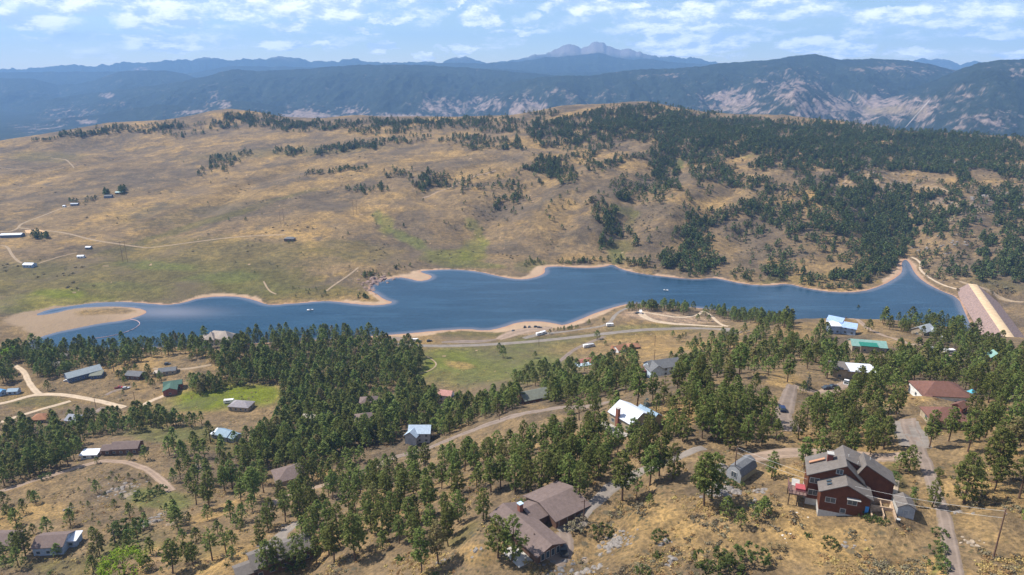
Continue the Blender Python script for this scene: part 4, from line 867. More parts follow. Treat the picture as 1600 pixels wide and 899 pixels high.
H_('red_shed', 1005, 586, 10, 'narrow rust-red shed against the left end of the pale blue house', None, [(0, 0, 3.4, 4, 3.6, .5, 'shed')], REDR, DRDW, cat='shed')
H_('house', 969, 549, -30, 'white house with orange tiled gable roof below the lake road', 'the orange-roofed white house', [(0, 0, 10, 8, 3.2, 2.4, 'gable', 60), (-4, -2, 5, 5, 2.6, 1.6, 'gable')], ORGR, WHTW)
H_('house', 989, 545, 6, 'low building with faded orange roof right of the orange-roofed white house', None, [(0, 0, 9.5, 7, 3.0, 1.8, 'hip')], ORGR, BRNW, cat='building')
H_('barn', 912, 571, 26, 'small barn with rusty red roof and pale blue front wall below the lake road', 'the rusty-roofed barn', [(1, 1, 12, 7.5, 2.8, 1.4, 'gable'), (-2.5, -4.2, 10, 3.0, 2.4, .5, 'shed', 0, roofing('pale_sky_metal', (.45, .56, .66), True))], roofing('rusty_red_metal', (.30, .11, .09), True), BLUW, cat='barn')
H_('house', 834, 626, 24, 'brown house with olive-grey gable roof beside the dirt road', 'the olive-grey-roofed house', [(0, 0, 15, 10, 3.6, 2.6, 'gable')], OLVR, BRNW)
H_('house', 697, 621, -14, 'small house with pink tiled roof at the lower edge of the meadow', 'the pink-roofed house', [(0, 0, 8.5, 7, 3.2, 2.0, 'gable')], PNKR, WHTW)
H_('house', 577, 641, 8, 'house with muted brown roof peeking from dense forest, upper of two', 'the upper forest house', [(0, 0, 10.5, 9, 7.2, 2.2, 'hip')], BRNR, BRNW)
H_('house', 569, 669, 14, 'house with muted brown roof peeking from dense forest, lower of two', 'the lower forest house', [(0, 0, 9.5, 9, 7.2, 2.2, 'hip')], BRNR, TANW)
H_('house', 487, 669, -14, 'tan house top showing as pale patches in the dense forest', None, [(0, 0, 8, 5, 8.0, 1.0, 'gable')], TANR, TANW)
H_('house', 657, 686, -30, 'two-storey house with steel blue metal gable roofs beside the dirt road', 'the steel blue-roofed house', [(0, 0, 11, 8, 5.6, 2.6, 'gable', 30), (-1.5, -3.8, 7, 6.5, 5.0, 2.4, 'gable', 100)], roofing('light_steel_metal', (.38, .47, .58), True), GRYW)
H_('house', 452, 750, 30, 'house with brown hip roof at the foot of the dense forest', 'the brown house below the forest', [(0, 0, 13, 12, 4.0, 2.6, 'hip')], BRNR, TANW)
o = H_('house', 418, 885, 33, 'house with grey gable roof and an open timber deck at the bottom edge', 'the grey-roofed house at the bottom edge', [(4.5, 0, 19, 9, 4.2, 2.2, 'gable'), (-7, -1.5, 6, 6, 3.4, 1.2, 'gable', 0)], GREYR, BRNW)
MB().box(-11, -5.5, -8, -4.6, 1.4, 1.7).build('deck', mat('pale_deck', (.55, .50, .42), .8), o)
H_('house', 86, 856, 6, 'house with mauve-brown gable roof and shaded blue-grey end in the lower left', 'the mauve-roofed house', [(0, 0, 11, 9, 3.8, 2.0, 'gable'), (6.4, 2, 4, 5, 3.0, .4, 'shed', 0, WHTR)], BRNR, BLUW)
H_('house', 6, 852, 0, 'brown-roofed house cut by the left edge of the picture', 'the brown-roofed house at the left edge', [(0, 0, 12, 9, 3.6, 2.0, 'gable')], BRNR, TANW)
o = H_('house', 200, 704, 5, 'long house with purple-brown roof behind the dirt road bend', 'the purple-brown-roofed house', [(0, 0, 14, 8, 3.4, 2.0, 'gable'), (-9, -1, 6, 6, 3.0, 1.4, 'gable')], BRNR, BRNW)
H_('house', 143, 714, 4, 'small white flat-roofed building beside the dirt road bend', 'the small white building', [(0, 0, 8.5, 5, 2.6, .5, 'shed')], WHTR, WHTW, cat='building')
H_('house', 353, 684, -24, 'house with steel blue roofs in steps among meadow pines', 'the stepped steel blue-roofed house', [(0, 0, 9, 7, 3.2, 2.0, 'gable'), (6.5, 0, 6, 6, 3.0, 1.6, 'gable'), (-5.5, -1, 4.5, 5, 2.6, .8, 'shed', 0, WHTR)], STLB, GRYW)
H_('house', 378, 638, -8, 'grey-roofed house at the right end of the bright green meadow', 'the grey-roofed house by the green meadow', [(0, 0, 14, 9, 3.2, 2.0, 'hip')], roofing('mauve_grey_shingle', (.27, .25, .27)), TANW)
o = H_('barn', 268, 612, 20, 'red-sided barn with green roof at the end of a pale drive', 'the green-roofed red barn', [(0, -2, 9.5, 9, 4.0, 1.8, 'gable', 90), (1.2, 5, 12, 7, 4.4, 1.8, 'gable')], GRNR, DRDW, cat='barn')
H_('house', 213, 590, -10, 'dark-roofed house hidden by broadleaf trees left of the red barn', 'the dark-roofed house in the trees', [(0, 0, 12, 8, 3.2, 1.8, 'gable')], DKGR, BRNW)
H_('house', 263, 583, 14, 'low grey-roofed house above the green-roofed barn', None, [(0, 0, 12, 7, 3.0, 1.6, 'gable'), (-6, -2, 6, 4, 2.4, .4, 'shed', 0, TANR)], DKGR, TANW)
H_('metal_barn', 131, 588, 40, 'long grey metal barn with navy walls in the dry field', 'the long grey metal barn', [(0, 0, 23, 12, 3.8, 2.4, 'gable', 5)], roofing('grey_blue_metal', (.21, .25, .28), True), NAVW, cat='barn')
H_('shed', 152, 589, 14, 'small grey-green lean-to shed right of the long metal barn', None, [(0, 0, 8, 7, 2.6, .8, 'shed')], OLVR, NAVW, cat='shed')
H_('house', 95, 575, -4, 'pale grey-roofed house half hidden by pines left of the metal barn', None, [(0, 0, 11, 8, 3.4, 1.8, 'gable')], GREYR, TANW)
H_('shed', 23, 615, 8, 'small blue-roofed shed in the yard left of the dirt road', 'the small blue-roofed shed', [(0, 0, 6.5, 5, 2.8, 1.2, 'gable')], STLB, BLUW, cat='shed')
H_('shed', 1, 617, -20, 'bright blue shed at the left edge beyond the dirt road', None, [(0, 0, 6, 5, 3.0, 1.2, 'gable')], roofing('bright_blue_metal', (.07, .26, .50), True), BLUW, cat='shed')
H_('house', 66, 658, 6, 'house with terracotta roof behind pines below the forked dirt road', 'the terracotta-roofed house', [(0, 0, 9.5, 8, 3.2, 2.2, 'hip')], ORGR, TANW)
H_('house', 120, 661, -12, 'grey-roofed house right of the terracotta-roofed one', None, [(0, 0, 9, 8, 3.6, 2.2, 'gable')], roofing('bluish_shingle', (.28, .30, .35)), TANW)
H_('house', 346, 536, -8, 'large pale house with many steep pointed roofs on the near lake shore', 'the large many-gabled house', [(0, 0, 24, 12, 7.0, 4.4, 'hip'), (-6, -4, 9, 9, 6.6, 5.4, 'hip'), (7, -3, 11, 10, 7.4, 5.6, 'hip'), (-14, -1, 8, 8, 5.4, 2.8, 'hip')], TANR, siding('beige_siding', (.50, .43, .35)))
H_('cabin', 101, 560, 8, 'small pale-roofed cabin among shore pines at the left', None, [(0, 0, 7, 6, 3.2, 1.4, 'gable')], GREYR, TANW, cat='cabin')
H_('cabin', 152, 553, -10, 'small green-roofed cabin among shore pines', None, [(0, 0, 7, 6, 5.2, 2, 'gable')], GRNR, BRNW, cat='cabin')
# ranch land across the lake
H_('long_barn', 20, 370, 8, 'long white-roofed barn on the plain beyond the lake', 'the long white barn across the lake', [(0, 0, 27, 10, 3.4, 1.4, 'gable')], WHTR, NAVW, cat='barn', over=.3)
H_('barn', 47, 417, -4, 'white-roofed barn at the end of the looping track across the lake', 'the white barn across the lake', [(0, 0, 12, 8, 3.2, 1.6, 'gable')], WHTR, BLUW, cat='barn', over=.3)
H_('shed', 127, 403, 8, 'small white-roofed shed below the plain road, nearer of two', None, [(0, 0, 7.5, 5, 2.4, 1.0, 'gable')], WHTR, WHTW, cat='shed', over=.3)
H_('shed', 139, 389, 0, 'small white-roofed shed below the plain road, farther of two', None, [(0, 0, 6.5, 5, 2.4, 1.0, 'gable')], WHTR, NAVW, cat='shed', over=.3)
H_('farmhouse', 170, 309, 10, 'dark farmhouse between two clumps of trees far out on the plain', 'the farmhouse on the plain', [(0, 0, 12, 8, 3.2, 1.6, 'gable')], DKGR, NAVW, over=.3)
H_('farm_building', 187, 303, 12, 'low pale teal-roofed farm building far out on the plain', None, [(0, 0, 12, 7, 2.8, 1.2, 'gable')], roofing('pale_teal_metal', (.40, .55, .56), True), BRNW, cat='building', over=.3)
H_('farm_building', 117, 321, 10, 'low pale building at the left end of the farm on the plain', None, [(0, 0, 11, 6, 2.6, 1.0, 'gable')], roofing('faded_metal', (.38, .42, .48), True), NAVW, cat='building', over=.3)
H_('shed', 101, 324, 0, 'tiny white hut beside the track to the plain farm', None, [(0, 0, 4, 4, 2.4, .8, 'gable')], WHTR, WHTW, cat='shed', over=.2)
H_('farmhouse', 453, 376, -4, 'lone dark-roofed house at the end of the plain road', 'the lone dark house on the plain', [(0, 0, 13, 8, 3.2, 1.8, 'hip')], DKGR, BRNW, over=.4)
LM += [(180, 740, 'the dirt road bend'), (400, 620, 'the bright green meadow'), (1000, 830, 'the rocky grass slope'), (1550, 830, 'the leaning utility pole'), (740, 860, 'the golden bank'), (560, 800, 'the open pine stand'), (620, 850, 'the bare slope at the bottom'), (300, 830, 'the stony gully'), (1230, 640, 'the gravel turnout'), (1140, 640, 'the golden clearing'), (500, 770, 'the road cut')]
# ------------------------------------------------------------------ vehicles
M_TYRE = mat('tyre_rubber', (.02, .02, .02), .9); M_RIM = mat('wheel_rim', (.45, .45, .46), .35, .8); M_LAMP = mat('lamp_lens', (.75, .74, .70), .2)
PAINT = {k: mat(k+'_paint', v, .38, .1, .03, 1, .35) for k, v in dict(white=(.74, .74, .75), black=(.02, .02, .024), silver=(.42, .43, .45), red=(.30, .03, .03), blue=(.015, .03, .09), dark=(.05, .055, .065)).items()}
def vehicle(name, px, py, deg, kind, paint, label, cat='car', group=None):
    p = hit(px, py); o = empty(name, tuple(p), math.radians(deg), label, cat, group)
    BUILT.append((p[0], p[1], 3.5))
    L, W_, pm = {'sedan': (4.7, 1.85, PAINT[paint]), 'suv': (4.8, 1.95, PAINT[paint]), 'pickup': (5.8, 2.05, PAINT[paint]), 'van': (6.4, 2.3, PAINT[paint]), 'camper': (6.6, 2.4, PAINT[paint]), 'trailer': (5.5, 2.2, PAINT[paint])}[kind]
    h = L/2; b = W_/2
    side = {'sedan': [(-h,.35),(-h,.85),(-h+.35,.98),(-h+.9,1.02),(h-1.3,.98),(h-.1,.8),(h,.6),(h,.35)], 'suv': [(-h,.4),(-h,1.0),(-h+.1,1.12),(h-1.4,1.12),(h-.15,.95),(h,.7),(h,.4)], 'pickup': [(-h,.5),(-h,1.15),(h-1.5,1.15),(h-.15,1.05),(h,.8),(h,.5)],
            'van': [(-h,.45),(-h,2.75),(h-1.1,2.75),(h-.8,2.2),(h-.1,1.2),(h,.8),(h,.45)], 'camper': [(-h,.45),(-h,2.6),(-h+.3,2.8),(h-.3,2.8),(h,2.5),(h,1.2),(h-.6,.45)], 'trailer': [(-h,.6),(-h,1.2),(h,1.2),(h,.6)]}[kind]
    n = len(side); v = [(x, -b, z) for x, z in side]+[(x, b, z) for x, z in side]
    bd = mesh_obj('body', v, [tuple(range(n)), tuple(range(n, 2*n))]+[(i, (i+1) % n, n+(i+1) % n, n+i) for i in range(n)], pm, o)
    md = bd.modifiers.new('soft edges', 'BEVEL'); md.width = .07; md.segments = 2
    cab = {'sedan': ((-h+.7, -h+1.35, h-2.1, h-1.35), .98, 1.45), 'suv': ((-h+.05, -h+.35, h-2.1, h-1.4), 1.1, 1.75), 'pickup': ((-.7, -.5, h-2.2, h-1.6), 1.13, 1.8)}.get(kind)
    if cab:
        (x0, x1, x2, x3), z0, z1 = cab; i_ = .16
        v = [(x0,-b+.04,z0),(x3,-b+.04,z0),(x3,b-.04,z0),(x0,b-.04,z0),(x1,-b+i_,z1),(x2,-b+i_,z1),(x2,b-i_,z1),(x1,b-i_,z1)]
        MB().add(v, [(0,1,5,4),(1,2,6,5),(2,3,7,6),(3,0,4,7),(4,5,6,7)]).build('window', M_GLASS, o)
        MB().box(x1+.02, x2-.02, -b+i_, b-i_, z1-.02, z1+.05).build('roof', pm, o)
    else: MB().box(-h*.5, h*.2, -b-.02, -b+.02, 1.5, 2.1).build('window', M_GLASS, o); MB().box(-h*.5, h*.2, b-.02, b+.02, 1.5, 2.1).build('window', M_GLASS, o)
    if kind == 'pickup': MB().box(-h+.1, -.9, -b+.15, b-.15, 1.16, 1.18).build('cargo_bed', M_TYRE, o)
    for x in ((-h*.62, h*.62) if kind != 'trailer' else (-.4, .5)):
        for y in (-b+.1, b-.1):
            w_ = MB().tube((x, y-.13, .35), (x, y+.13, .35), .36, 12).build('wheel', M_TYRE, o)
            MB().tube((x, y-.14, .35), (x, y+.14, .35), .19, 10).build('rim', M_RIM, w_)
    for y in (-b+.3, b-.3): MB().box(h-.04, h+.02, y-.16, y+.16, .65, .8).build('headlight', M_LAMP, o)
    return o
V_ = vehicle
V_('parked_car', 1222, 641, 80, 'suv', 'blue', 'dark blue car parked on the gravel turnout')
V_('parked_car', 1293, 608, 10, 'sedan', 'dark', 'dark car in the yard of the half-hidden white house, left of two')
V_('parked_car', 1302, 606, 12, 'sedan', 'black', 'dark car in the yard of the half-hidden white house, right of two')
V_('pickup_truck', 1322, 600, 60, 'pickup', 'white', 'white truck beside the half-hidden white house', 'truck')
V_('parked_car', 1456, 546, 14, 'sedan', 'white', 'white car in the clearing near the dam, left of the pale truck')
V_('parked_car', 1466, 547, 10, 'suv', 'dark', 'dark car in the clearing near the dam')
V_('camper_van', 1484, 553, 4, 'van', 'white', 'white van with dark vehicle behind it in the clearing near the dam', 'van')
V_('parked_car', 1492, 553, 4, 'suv', 'dark', 'dark car parked behind the white van near the dam')
V_('camper_van', 1473, 532, 70, 'camper', 'white', 'white camper in the trees right of the pale grey-roofed house', 'camper')
V_('pickup_truck', 880, 862, 96, 'pickup', 'dark', 'dark pickup truck parked in the shade at the end of the brown ranch house', 'truck')
V_('parked_car', 610, 538, 4, 'sedan', 'red', 'dark red car driving on the lake road near the forest')
V_('camper_van', 648, 534, 0, 'camper', 'white', 'white camper parked by the lake road pullout', 'camper')
V_('parked_car', 640, 535, 80, 'suv', 'black', 'black car left of the white camper by the lake road')
V_('parked_car', 656, 535, 80, 'suv', 'dark', 'dark car right of the white camper by the lake road')
V_('parked_car', 671, 534, 24, 'suv', 'black', 'lone dark car on the lake road right of the white camper')
for i, (x, y, d_, w_) in enumerate([(802, 518, 70, 'leftmost dark car of the beach parking lot'), (820, 512, 80, 'dark car in the beach parking lot, second from the left'), (827, 512, 80, 'dark car in the beach parking lot, third from the left'), (838, 512, 10, 'dark car in the beach parking lot, second from the right'), (843, 513, 10, 'rightmost dark car of the beach parking lot')]):
    V_('parked_car', x, y, d_, 'suv', 'black' if i % 2 else 'dark', w_, 'car', 'cars in the beach parking lot')
V_('motorhome', 843, 524, 30, 'camper', 'white', 'white motorhome at the mouth of the beach parking lot, left of two', 'camper')
V_('motorhome', 849, 522, 30, 'van', 'white', 'white motorhome at the mouth of the beach parking lot, right of two', 'camper')
V_('camper_van', 953, 510, 8, 'camper', 'white', 'white camper on the peninsula drive', 'camper')
V_('pickup_truck', 996, 490, 30, 'pickup', 'dark', 'dark truck parked at the peninsula loop', 'truck')
V_('camper_van', 1001, 490, 80, 'camper', 'white', 'white trailer beside the dark truck at the peninsula loop', 'trailer')
V_('motorhome', 917, 543, 20, 'camper', 'white', 'white camper above the rusty-roofed barn, left of two', 'camper'); V_('motorhome', 924, 542, 20, 'van', 'silver', 'silver camper above the rusty-roofed barn, right of two', 'camper')
V_('camper_van', 118, 588, 6, 'camper', 'white', 'white camper at the gable end of the long metal barn', 'camper')
V_('parked_car', 105, 596, 6, 'sedan', 'white', 'white car left of the long metal barn')
V_('pickup_truck', 186, 607, 14, 'pickup', 'red', 'red truck under the trees by the dark-roofed house', 'truck')
V_('parked_car', 197, 608, 24, 'suv', 'silver', 'silver car beside the red truck')
V_('camper_van', 358, 630, 10, 'camper', 'white', 'white camper left of the grey-roofed house by the green meadow', 'camper')
V_('parked_car', 262, 570, 10, 'suv', 'dark', 'dark vehicle on the track above the grey-roofed house')
# ------------------------------------------------------------------ utility poles and pylons
M_POLE = mat('weathered_pole', (.13, .075, .055), .9); M_WIRE = mat('aluminium_wire', (.45, .45, .45), .5)
def upole(px, py, h, label, group=None, arm=True, rz=.3):
    p = hit(px, py); o = empty('utility_pole', tuple(p), rz, label, 'utility pole', group)
    MB().tube((0, 0, -.8), (0, 0, h), .19, 8, .12).build('pole', M_POLE, o)
    if arm:
        c = MB().box(-1.1, 1.1, -.07, .07, h-.75, h-.6).build('crossarm', M_POLE, o)
        for x in (-1.0, 0, 1.0): MB().tube((x, 0, h-.6), (x, 0, h-.4 if x else h+.1), .05, 6).build('insulator', M_CONC, c)
    return p+np.array([0, 0, h])
t1 = upole(1552, 872, 12.5, 'reddish wooden utility pole standing tall in the grass at the lower right', rz=1.2)
t2 = upole(1146, 750, 11, 'thin utility pole in front of the gambrel-roofed shed', rz=1.2)
wr = empty('power_line', tuple(t1), 0, 'two thin wires hanging from the tall pole across the front of the red timber house', 'wire')
for k, dz in enumerate((-.5, -2.2)):
    mb = MB(); n = 26; P = []
    for i in range(n+1):
        s_ = i/n; q = t1*(1-s_)+t2*s_+np.array([0, 0, dz-3.0*4*s_*(1-s_)])-t1; P.append(q)
    for a, b in zip(P[:-1], P[1:]): mb.tube(a, b, .032, 4)
    mb.build('wire', M_WIRE, wr)
for (x, y, h, lb) in [(481, 527, 11, 'utility pole rising above the forest edge against the lake'), (842, 541, 10, 'utility pole in the green meadow below the beach parking lot'), (1023, 541, 9, 'utility pole in dry grass below the lake road'), (1022, 566, 9, 'utility pole above the slate-roofed house'), (780, 657, 9, 'utility pole beside the dirt road right of the steel blue-roofed house'),
                       (212, 633, 10, 'utility pole in the dry field left of the green-roofed barn'), (150, 637, 8, 'utility pole at the forked dirt road'), (912, 815, 7.5, 'utility pole at the corner of the brown ranch house'), (1320, 510, 7, 'utility pole beside the pale blue-roofed house')]:
    upole(x, y, h, lb)
def pylon(px, py, h, label):
    p = hit(px, py); o = empty('power_pylon', tuple(p), .2, label, 'pylon', 'wooden H-frame pylons on the plain')
    for x in (-2.6, 2.6): MB().tube((x, 0, -1), (x, 0, h), .22, 6, .15).build('leg', M_POLE, o)
    MB().box(-5.4, 5.4, -.12, .12, h-2.3, h-2.05).build('crossarm', M_POLE, o); MB().tube((-2.6, 0, h*.45), (2.6, 0, h*.78), .09, 5).tube((2.6, 0, h*.45), (-2.6, 0, h*.78), .09, 5).build('brace', M_POLE, o)
pylon(196, 410, 27, 'H-frame pylon in the olive grass beyond the left arm of the lake'); pylon(555, 336, 24, 'H-frame pylon above the green swale'); pylon(441, 349, 22, 'H-frame pylon above the lone dark house on the plain')
# ------------------------------------------------------------------ boats and boom
def boat(px, py, L, label, deg):
    p = px2w(px, py, 0); o = empty('motor_boat', (p[0], p[1], .02), math.radians(deg), label, 'boat')
    h = L/2; b = L*.19; v = [(-h,-b,.7),(h*.4,-b,.75),(h,0,.9),(h*.4,b,.75),(-h,b,.7),(-h,-b*.7,-.2),(h*.4,-b*.6,-.2),(h*.85,0,-.1),(h*.4,b*.6,-.2),(-h,b*.7,-.2)]
    MB().add(v, [(0,1,6,5),(1,2,7,6),(2,3,8,7),(3,4,9,8),(4,0,5,9),(0,1,2,3,4),(5,6,7,8,9)]).build('hull', PAINT['white'], o)
    MB().box(-h*.1, h*.3, -b*.6, b*.6, .75, 1.5).build('windscreen', M_GLASS, o); MB().box(-h*.5, -h*.2, -b*.5, b*.5, .72, 1.1).build('seat', PAINT['silver'], o)
boat(485, 485, 6.5, 'small white boat on the water south of the olive point', 10); boat(1040, 454, 5.5, 'small pale boat in mid lake right of the peninsula pines', 160)
bp = [(148,529),(170,526),(192,521),(208,515),(217,509),(219,505),(214,501),(203,499)]
bw_ = chaikin(np.array([px2w(a, b, .05)[:2] for a, b in bp]), 2, False); mb = MB()
for a, b in zip(bw_[:-1], bw_[1:]): mb.tube((a[0], a[1], .1), (b[0], b[1], .1), .35, 5)
tag(mb.build('log_boom', mat('pink_boom', (.48, .33, .33), .8)), 'thin pinkish floating boom curving out from the sandbar', 'boom')
# ------------------------------------------------------------------ rocks
rk_ = np.random.default_rng(21)
M_GRAN = mat('granite', (.20, .18, .165), .95, scale=1.2, var=.3, bump=.2); M_PINKR = mat('pink_granite', (.21, .145, .125), .95, scale=.8, var=.3, bump=.2)
def boulder_mesh(mb, c, r):
    bmx = bmesh.new(); bmesh.ops.create_icosphere(bmx, subdivisions=2, radius=1)
    sc_ = np.array([r*(.8+.6*rk_.random()), r*(.7+.5*rk_.random()), r*(.45+.4*rk_.random())]); cut = [rk_.normal(size=3) for _ in range(7)]
    V = [np.array(v.co) for v in bmx.verts]; out = []
    for v in V:
        for k in cut:
            n_ = k/np.linalg.norm(k); d_ = v@n_
            if d_ > .62: v = v-n_*(d_-.62)
        out.append(v*sc_+c)
    mb.add(out, [tuple(x.index for x in f.verts) for f in bmx.faces]); bmx.free()
def outcrop(px, py, w, n, label, m=None, size=(.45, 1.4), name='rock_outcrop', cat='rocks'):
    p = hit(px, py); mb = MB()
    for _ in range(n):
        dx, dy = rk_.normal(size=2)*w*.33; z = float(height(p[0]+dx, p[1]+dy))-p[2]; boulder_mesh(mb, np.array([dx, dy, z-.1]), rk_.uniform(*size)*(.5+.5*math.exp(-(dx*dx+dy*dy)/(w*w*.2))))
    o = mb.build(name, m or M_GRAN); o.location = tuple(p); return tag(o, label, kind='stuff') if cat == 'STUFF' else tag(o, label, cat)
outcrop(960, 852, 9, 60, 'grey boulder outcrop on the grass slope right of the brown ranch house'); outcrop(876, 890, 8, 30, 'dark broken rock ledge below the dark pickup truck', mat('dark_granite', (.12, .117, .12), .95, scale=1.2, var=.35, bump=.2)); outcrop(915, 895, 7, 20, 'pale rock ledge at the bottom edge right of the dark ledge')
outcrop(1133, 768, 8, 26, 'pale granite blocks below the gambrel-roofed shed', size=(.8, 2.2)); outcrop(1187, 768, 4, 8, 'pair of pale boulders right of the gambrel-roofed shed', size=(.8, 1.5)); outcrop(1127, 735, 5, 10, 'tan boulder left of the gambrel-roofed shed', size=(1.2, 2.6)); outcrop(1036, 848, 3, 5, 'lone grey boulder in the grass slope'); outcrop(1050, 878, 4, 6, 'dark boulder in the grass near the bottom')
outcrop(185, 765, 16, 40, 'scattered dark boulders on the knoll inside the dirt road bend', size=(.5, 1.8)); outcrop(232, 816, 10, 22, 'pale slabs beside the green shrubs in the stony gully', size=(.6, 2.0)); outcrop(250, 805, 8, 14, 'pale slabs right of the stony gully'); outcrop(110, 795, 5, 10, 'small grey boulders in the golden slope'); outcrop(305, 730, 12, 22, 'pale boulders among pines above the dirt road')
outcrop(590, 440, 34, 70, 'dark rocky cliff at the headland of the bay', M_PINKR, (1.5, 4.5)); outcrop(580, 452, 18, 34, 'broken rocks at the water edge under the headland', M_PINKR, (1, 3)); outcrop(1512, 846, 3, 7, 'pale flat rocks right of the gravel drive', mat('tan_rock', (.30, .24, .18), .95, scale=1.5, var=.25), (.4, 1.0)); outcrop(1524, 852, 3, 5, 'low tan rocks left of the tall utility pole', mat('tan_rock', (.4, .3, .2)), (.5, 1.3)); outcrop(1250, 803, 4, 9, 'bleached logs and stones below the deck of the red timber house', mat('bleached_stone', (.55, .50, .44), .95), (.25, .6)); outcrop(1232, 832, 5, 7, 'scattered white stones below the red timber house', mat('bleached_stone', (.5, .5, .5)), (.3, .8))
outcrop(440, 825, 9, 14, 'low stone wall rubble beside the paved turn at the bottom', mat('tan_rock', (.4, .3, .2)), (.5, 1.2)); outcrop(1470, 380, 80, 46, 'pale rocks scattered over the slope right of the narrow inlet', M_GRAN, (1.2, 3.2), 'scattered_rocks', 'STUFF'); outcrop(1550, 312, 110, 60, 'pale granite tors on the upper right hillside', M_GRAN, (1.5, 4.5), 'scattered_rocks', 'STUFF'); outcrop(1470, 255, 120, 60, 'grey rocks among the upper right forest', M_GRAN, (1.5, 4), 'scattered_rocks', 'STUFF'); outcrop(1400, 320, 90, 46, 'grey rocks in the forest above the inlet', M_GRAN, (1.2, 3.5), 'scattered_rocks', 'STUFF'); outcrop(1335, 265, 90, 40, 'grey rocks in the middle of the dense hillside forest', M_GRAN, (1.2, 3.5), 'scattered_rocks', 'STUFF')
for (x, y, lb) in [(1505, 800, 'low rock right of the round pine on the bank'), (1180, 785, 'pale stone below the turning circle'), (690, 880, 'small stones under the pines at the bottom centre'), (745, 860, 'pale stones on the golden bank'), (1330, 850, 'grey stone in the grass below the red timber house')]: outcrop(x, y, 4, 7, lb, size=(.4, 1.0))
# playset behind the hip-roofed house, water tank by shed, propane tank
p = hit(1516, 622); o = empty('play_set', tuple(p), .4, 'blue and green play set right of the brown hip-roofed house', 'playground')
for x in (-1.2, 1.2):
    for y in (-1, 1): MB().tube((x*1.2, y, -.3), (x*.8, y*.6, 3), .08, 5).build('post', M_DKWOOD, o)
MB().add([(-1.4, -1.2, 2.8), (1.4, -1.2, 2.8), (1.4, 1.2, 2.8), (-1.4, 1.2, 2.8), (0, 0, 4.0)], [(0,1,2,3),(0,1,4),(1,2,4),(2,3,4),(3,0,4)]).build('canopy', mat('turquoise_cloth', (.06, .33, .45), .6), o)
MB().add([(1.0, -.4, 1.5), (3.2, -.4, .1), (3.2, .4, .1), (1.0, .4, 1.5), (1.0, -.4, 1.4), (3.2, -.4, 0), (3.2, .4, 0), (1.0, .4, 1.4)], [(0,1,2,3),(4,5,6,7),(0,1,5,4),(2,3,7,6),(1,2,6,5),(3,0,4,7)]).build('slide', mat('turquoise_cloth', (.1, .3, .4)), o)
p = hit(1403, 817); o = empty('barrel', tuple(p), 0, 'dark barrel standing left of the small grey shed door', 'barrel'); MB().tube((0, 0, -.1), (0, 0, .95), .45, 12).build('drum', M_TYRE, o); MB().tube((0, 0, .96), (0, 0, 1.03), .47, 12).build('lid', M_FRAME, o)
# corral ring by the long barn: sand arena and rails
p = hit(57, 363)
ar = [hit(x, y) for x, y in ((38, 360), (62, 359), (76, 364), (50, 366), (40, 365))]
mb = MB(); n = len(ar); mb.add([(q[0], q[1], q[2]+.35) for q in ar], [tuple(range(n))]); tag(mb.build('sand_arena', mat('arena_sand', (.46, .30, .16), .95)), kind='structure')
mb = MB()
for i in range(n):
    a, b = ar[i], ar[(i+1) % n]
    for z in (.8, 1.4): mb.tube((a[0], a[1], a[2]+z), (b[0], b[1], b[2]+z), .07, 4)
tag(mb.build('corral_fence', M_POLE), 'rail fence round the sandy arena right of the long white barn', 'fence')
# ------------------------------------------------------------------ foliage materials
def leaf_mat(name, dark, mid, light, transl=.25):
    m = bpy.data.materials.new(name); m.use_nodes = True; t = NT(m.node_tree); t.n.clear()
    oi = t.new('ShaderNodeObjectInfo'); tcx = t.new('ShaderNodeTexCoord').outputs['Object']
    a = t.new('ShaderNodeAttribute', attribute_name='tone')
    f = t.math('ADD', t.math('MULTIPLY', a.outputs['Fac'], .65), t.math('MULTIPLY', t.noise(tcx, .55, 3, .6), .45))
    c = t.mix(t.ramp(f, .15, .55), dark, mid); c = t.mix(t.ramp(f, .55, .95), c, light)
    c = t.mix(t.ramp(oi.outputs['Random'], .972, .976, 0, .75), c, (.15, .10, .055))
    hs = t.new('ShaderNodeHueSaturation', ins={'Color': c, 'Hue': t.ramp(oi.outputs['Random'], 0, 1, .470, .520, False), 'Saturation': 1.0, 'Value': t.ramp(oi.outputs['Random'], 0, 1, .68, 1.34, False)})
    p = t.new('ShaderNodeBsdfPrincipled', ins={'Base Color': hs.outputs[0], 'Roughness': .85}); p.inputs['Specular IOR Level'].default_value = .12
    tr = t.new('ShaderNodeBsdfTranslucent', ins={'Color': hs.outputs[0]})
    mx = t.new('ShaderNodeMixShader', ins={0: transl, 1: p.outputs[0], 2: tr.outputs[0]})
    t.new('ShaderNodeOutputMaterial', ins={0: mx.outputs[0]}); return m
M_PINE = leaf_mat('pine_needles', (.020, .034, .010), (.105, .132, .032), (.225, .245, .075))
M_FARP = leaf_mat('distant_pine_needles', (.028, .046, .017), (.072, .098, .032), (.150, .170, .058), .1)
M_SPRUCE = leaf_mat('blue_spruce_needles', (.045, .065, .060), (.085, .115, .105), (.13, .165, .15))
M_DECID = leaf_mat('broad_leaves', (.035, .070, .012), (.075, .135, .022), (.12, .19, .035))
M_LIME = leaf_mat('lime_leaves', (.08, .13, .010), (.16, .25, .020), (.24, .33, .035))
M_SHRUB = leaf_mat('shrub_leaves', (.035, .052, .016), (.065, .095, .026), (.10, .125, .038))
M_SAGE = leaf_mat('sage_leaves', (.10, .088, .055), (.16, .138, .088), (.23, .20, .135), .1)
M_BARK = mat('pine_bark', (.12, .075, .050), .95, scale=3, var=.3)
M_DEAD = mat('dead_wood', (.17, .14, .12), .95, scale=3, var=.3)
rt = np.random.default_rng(5)
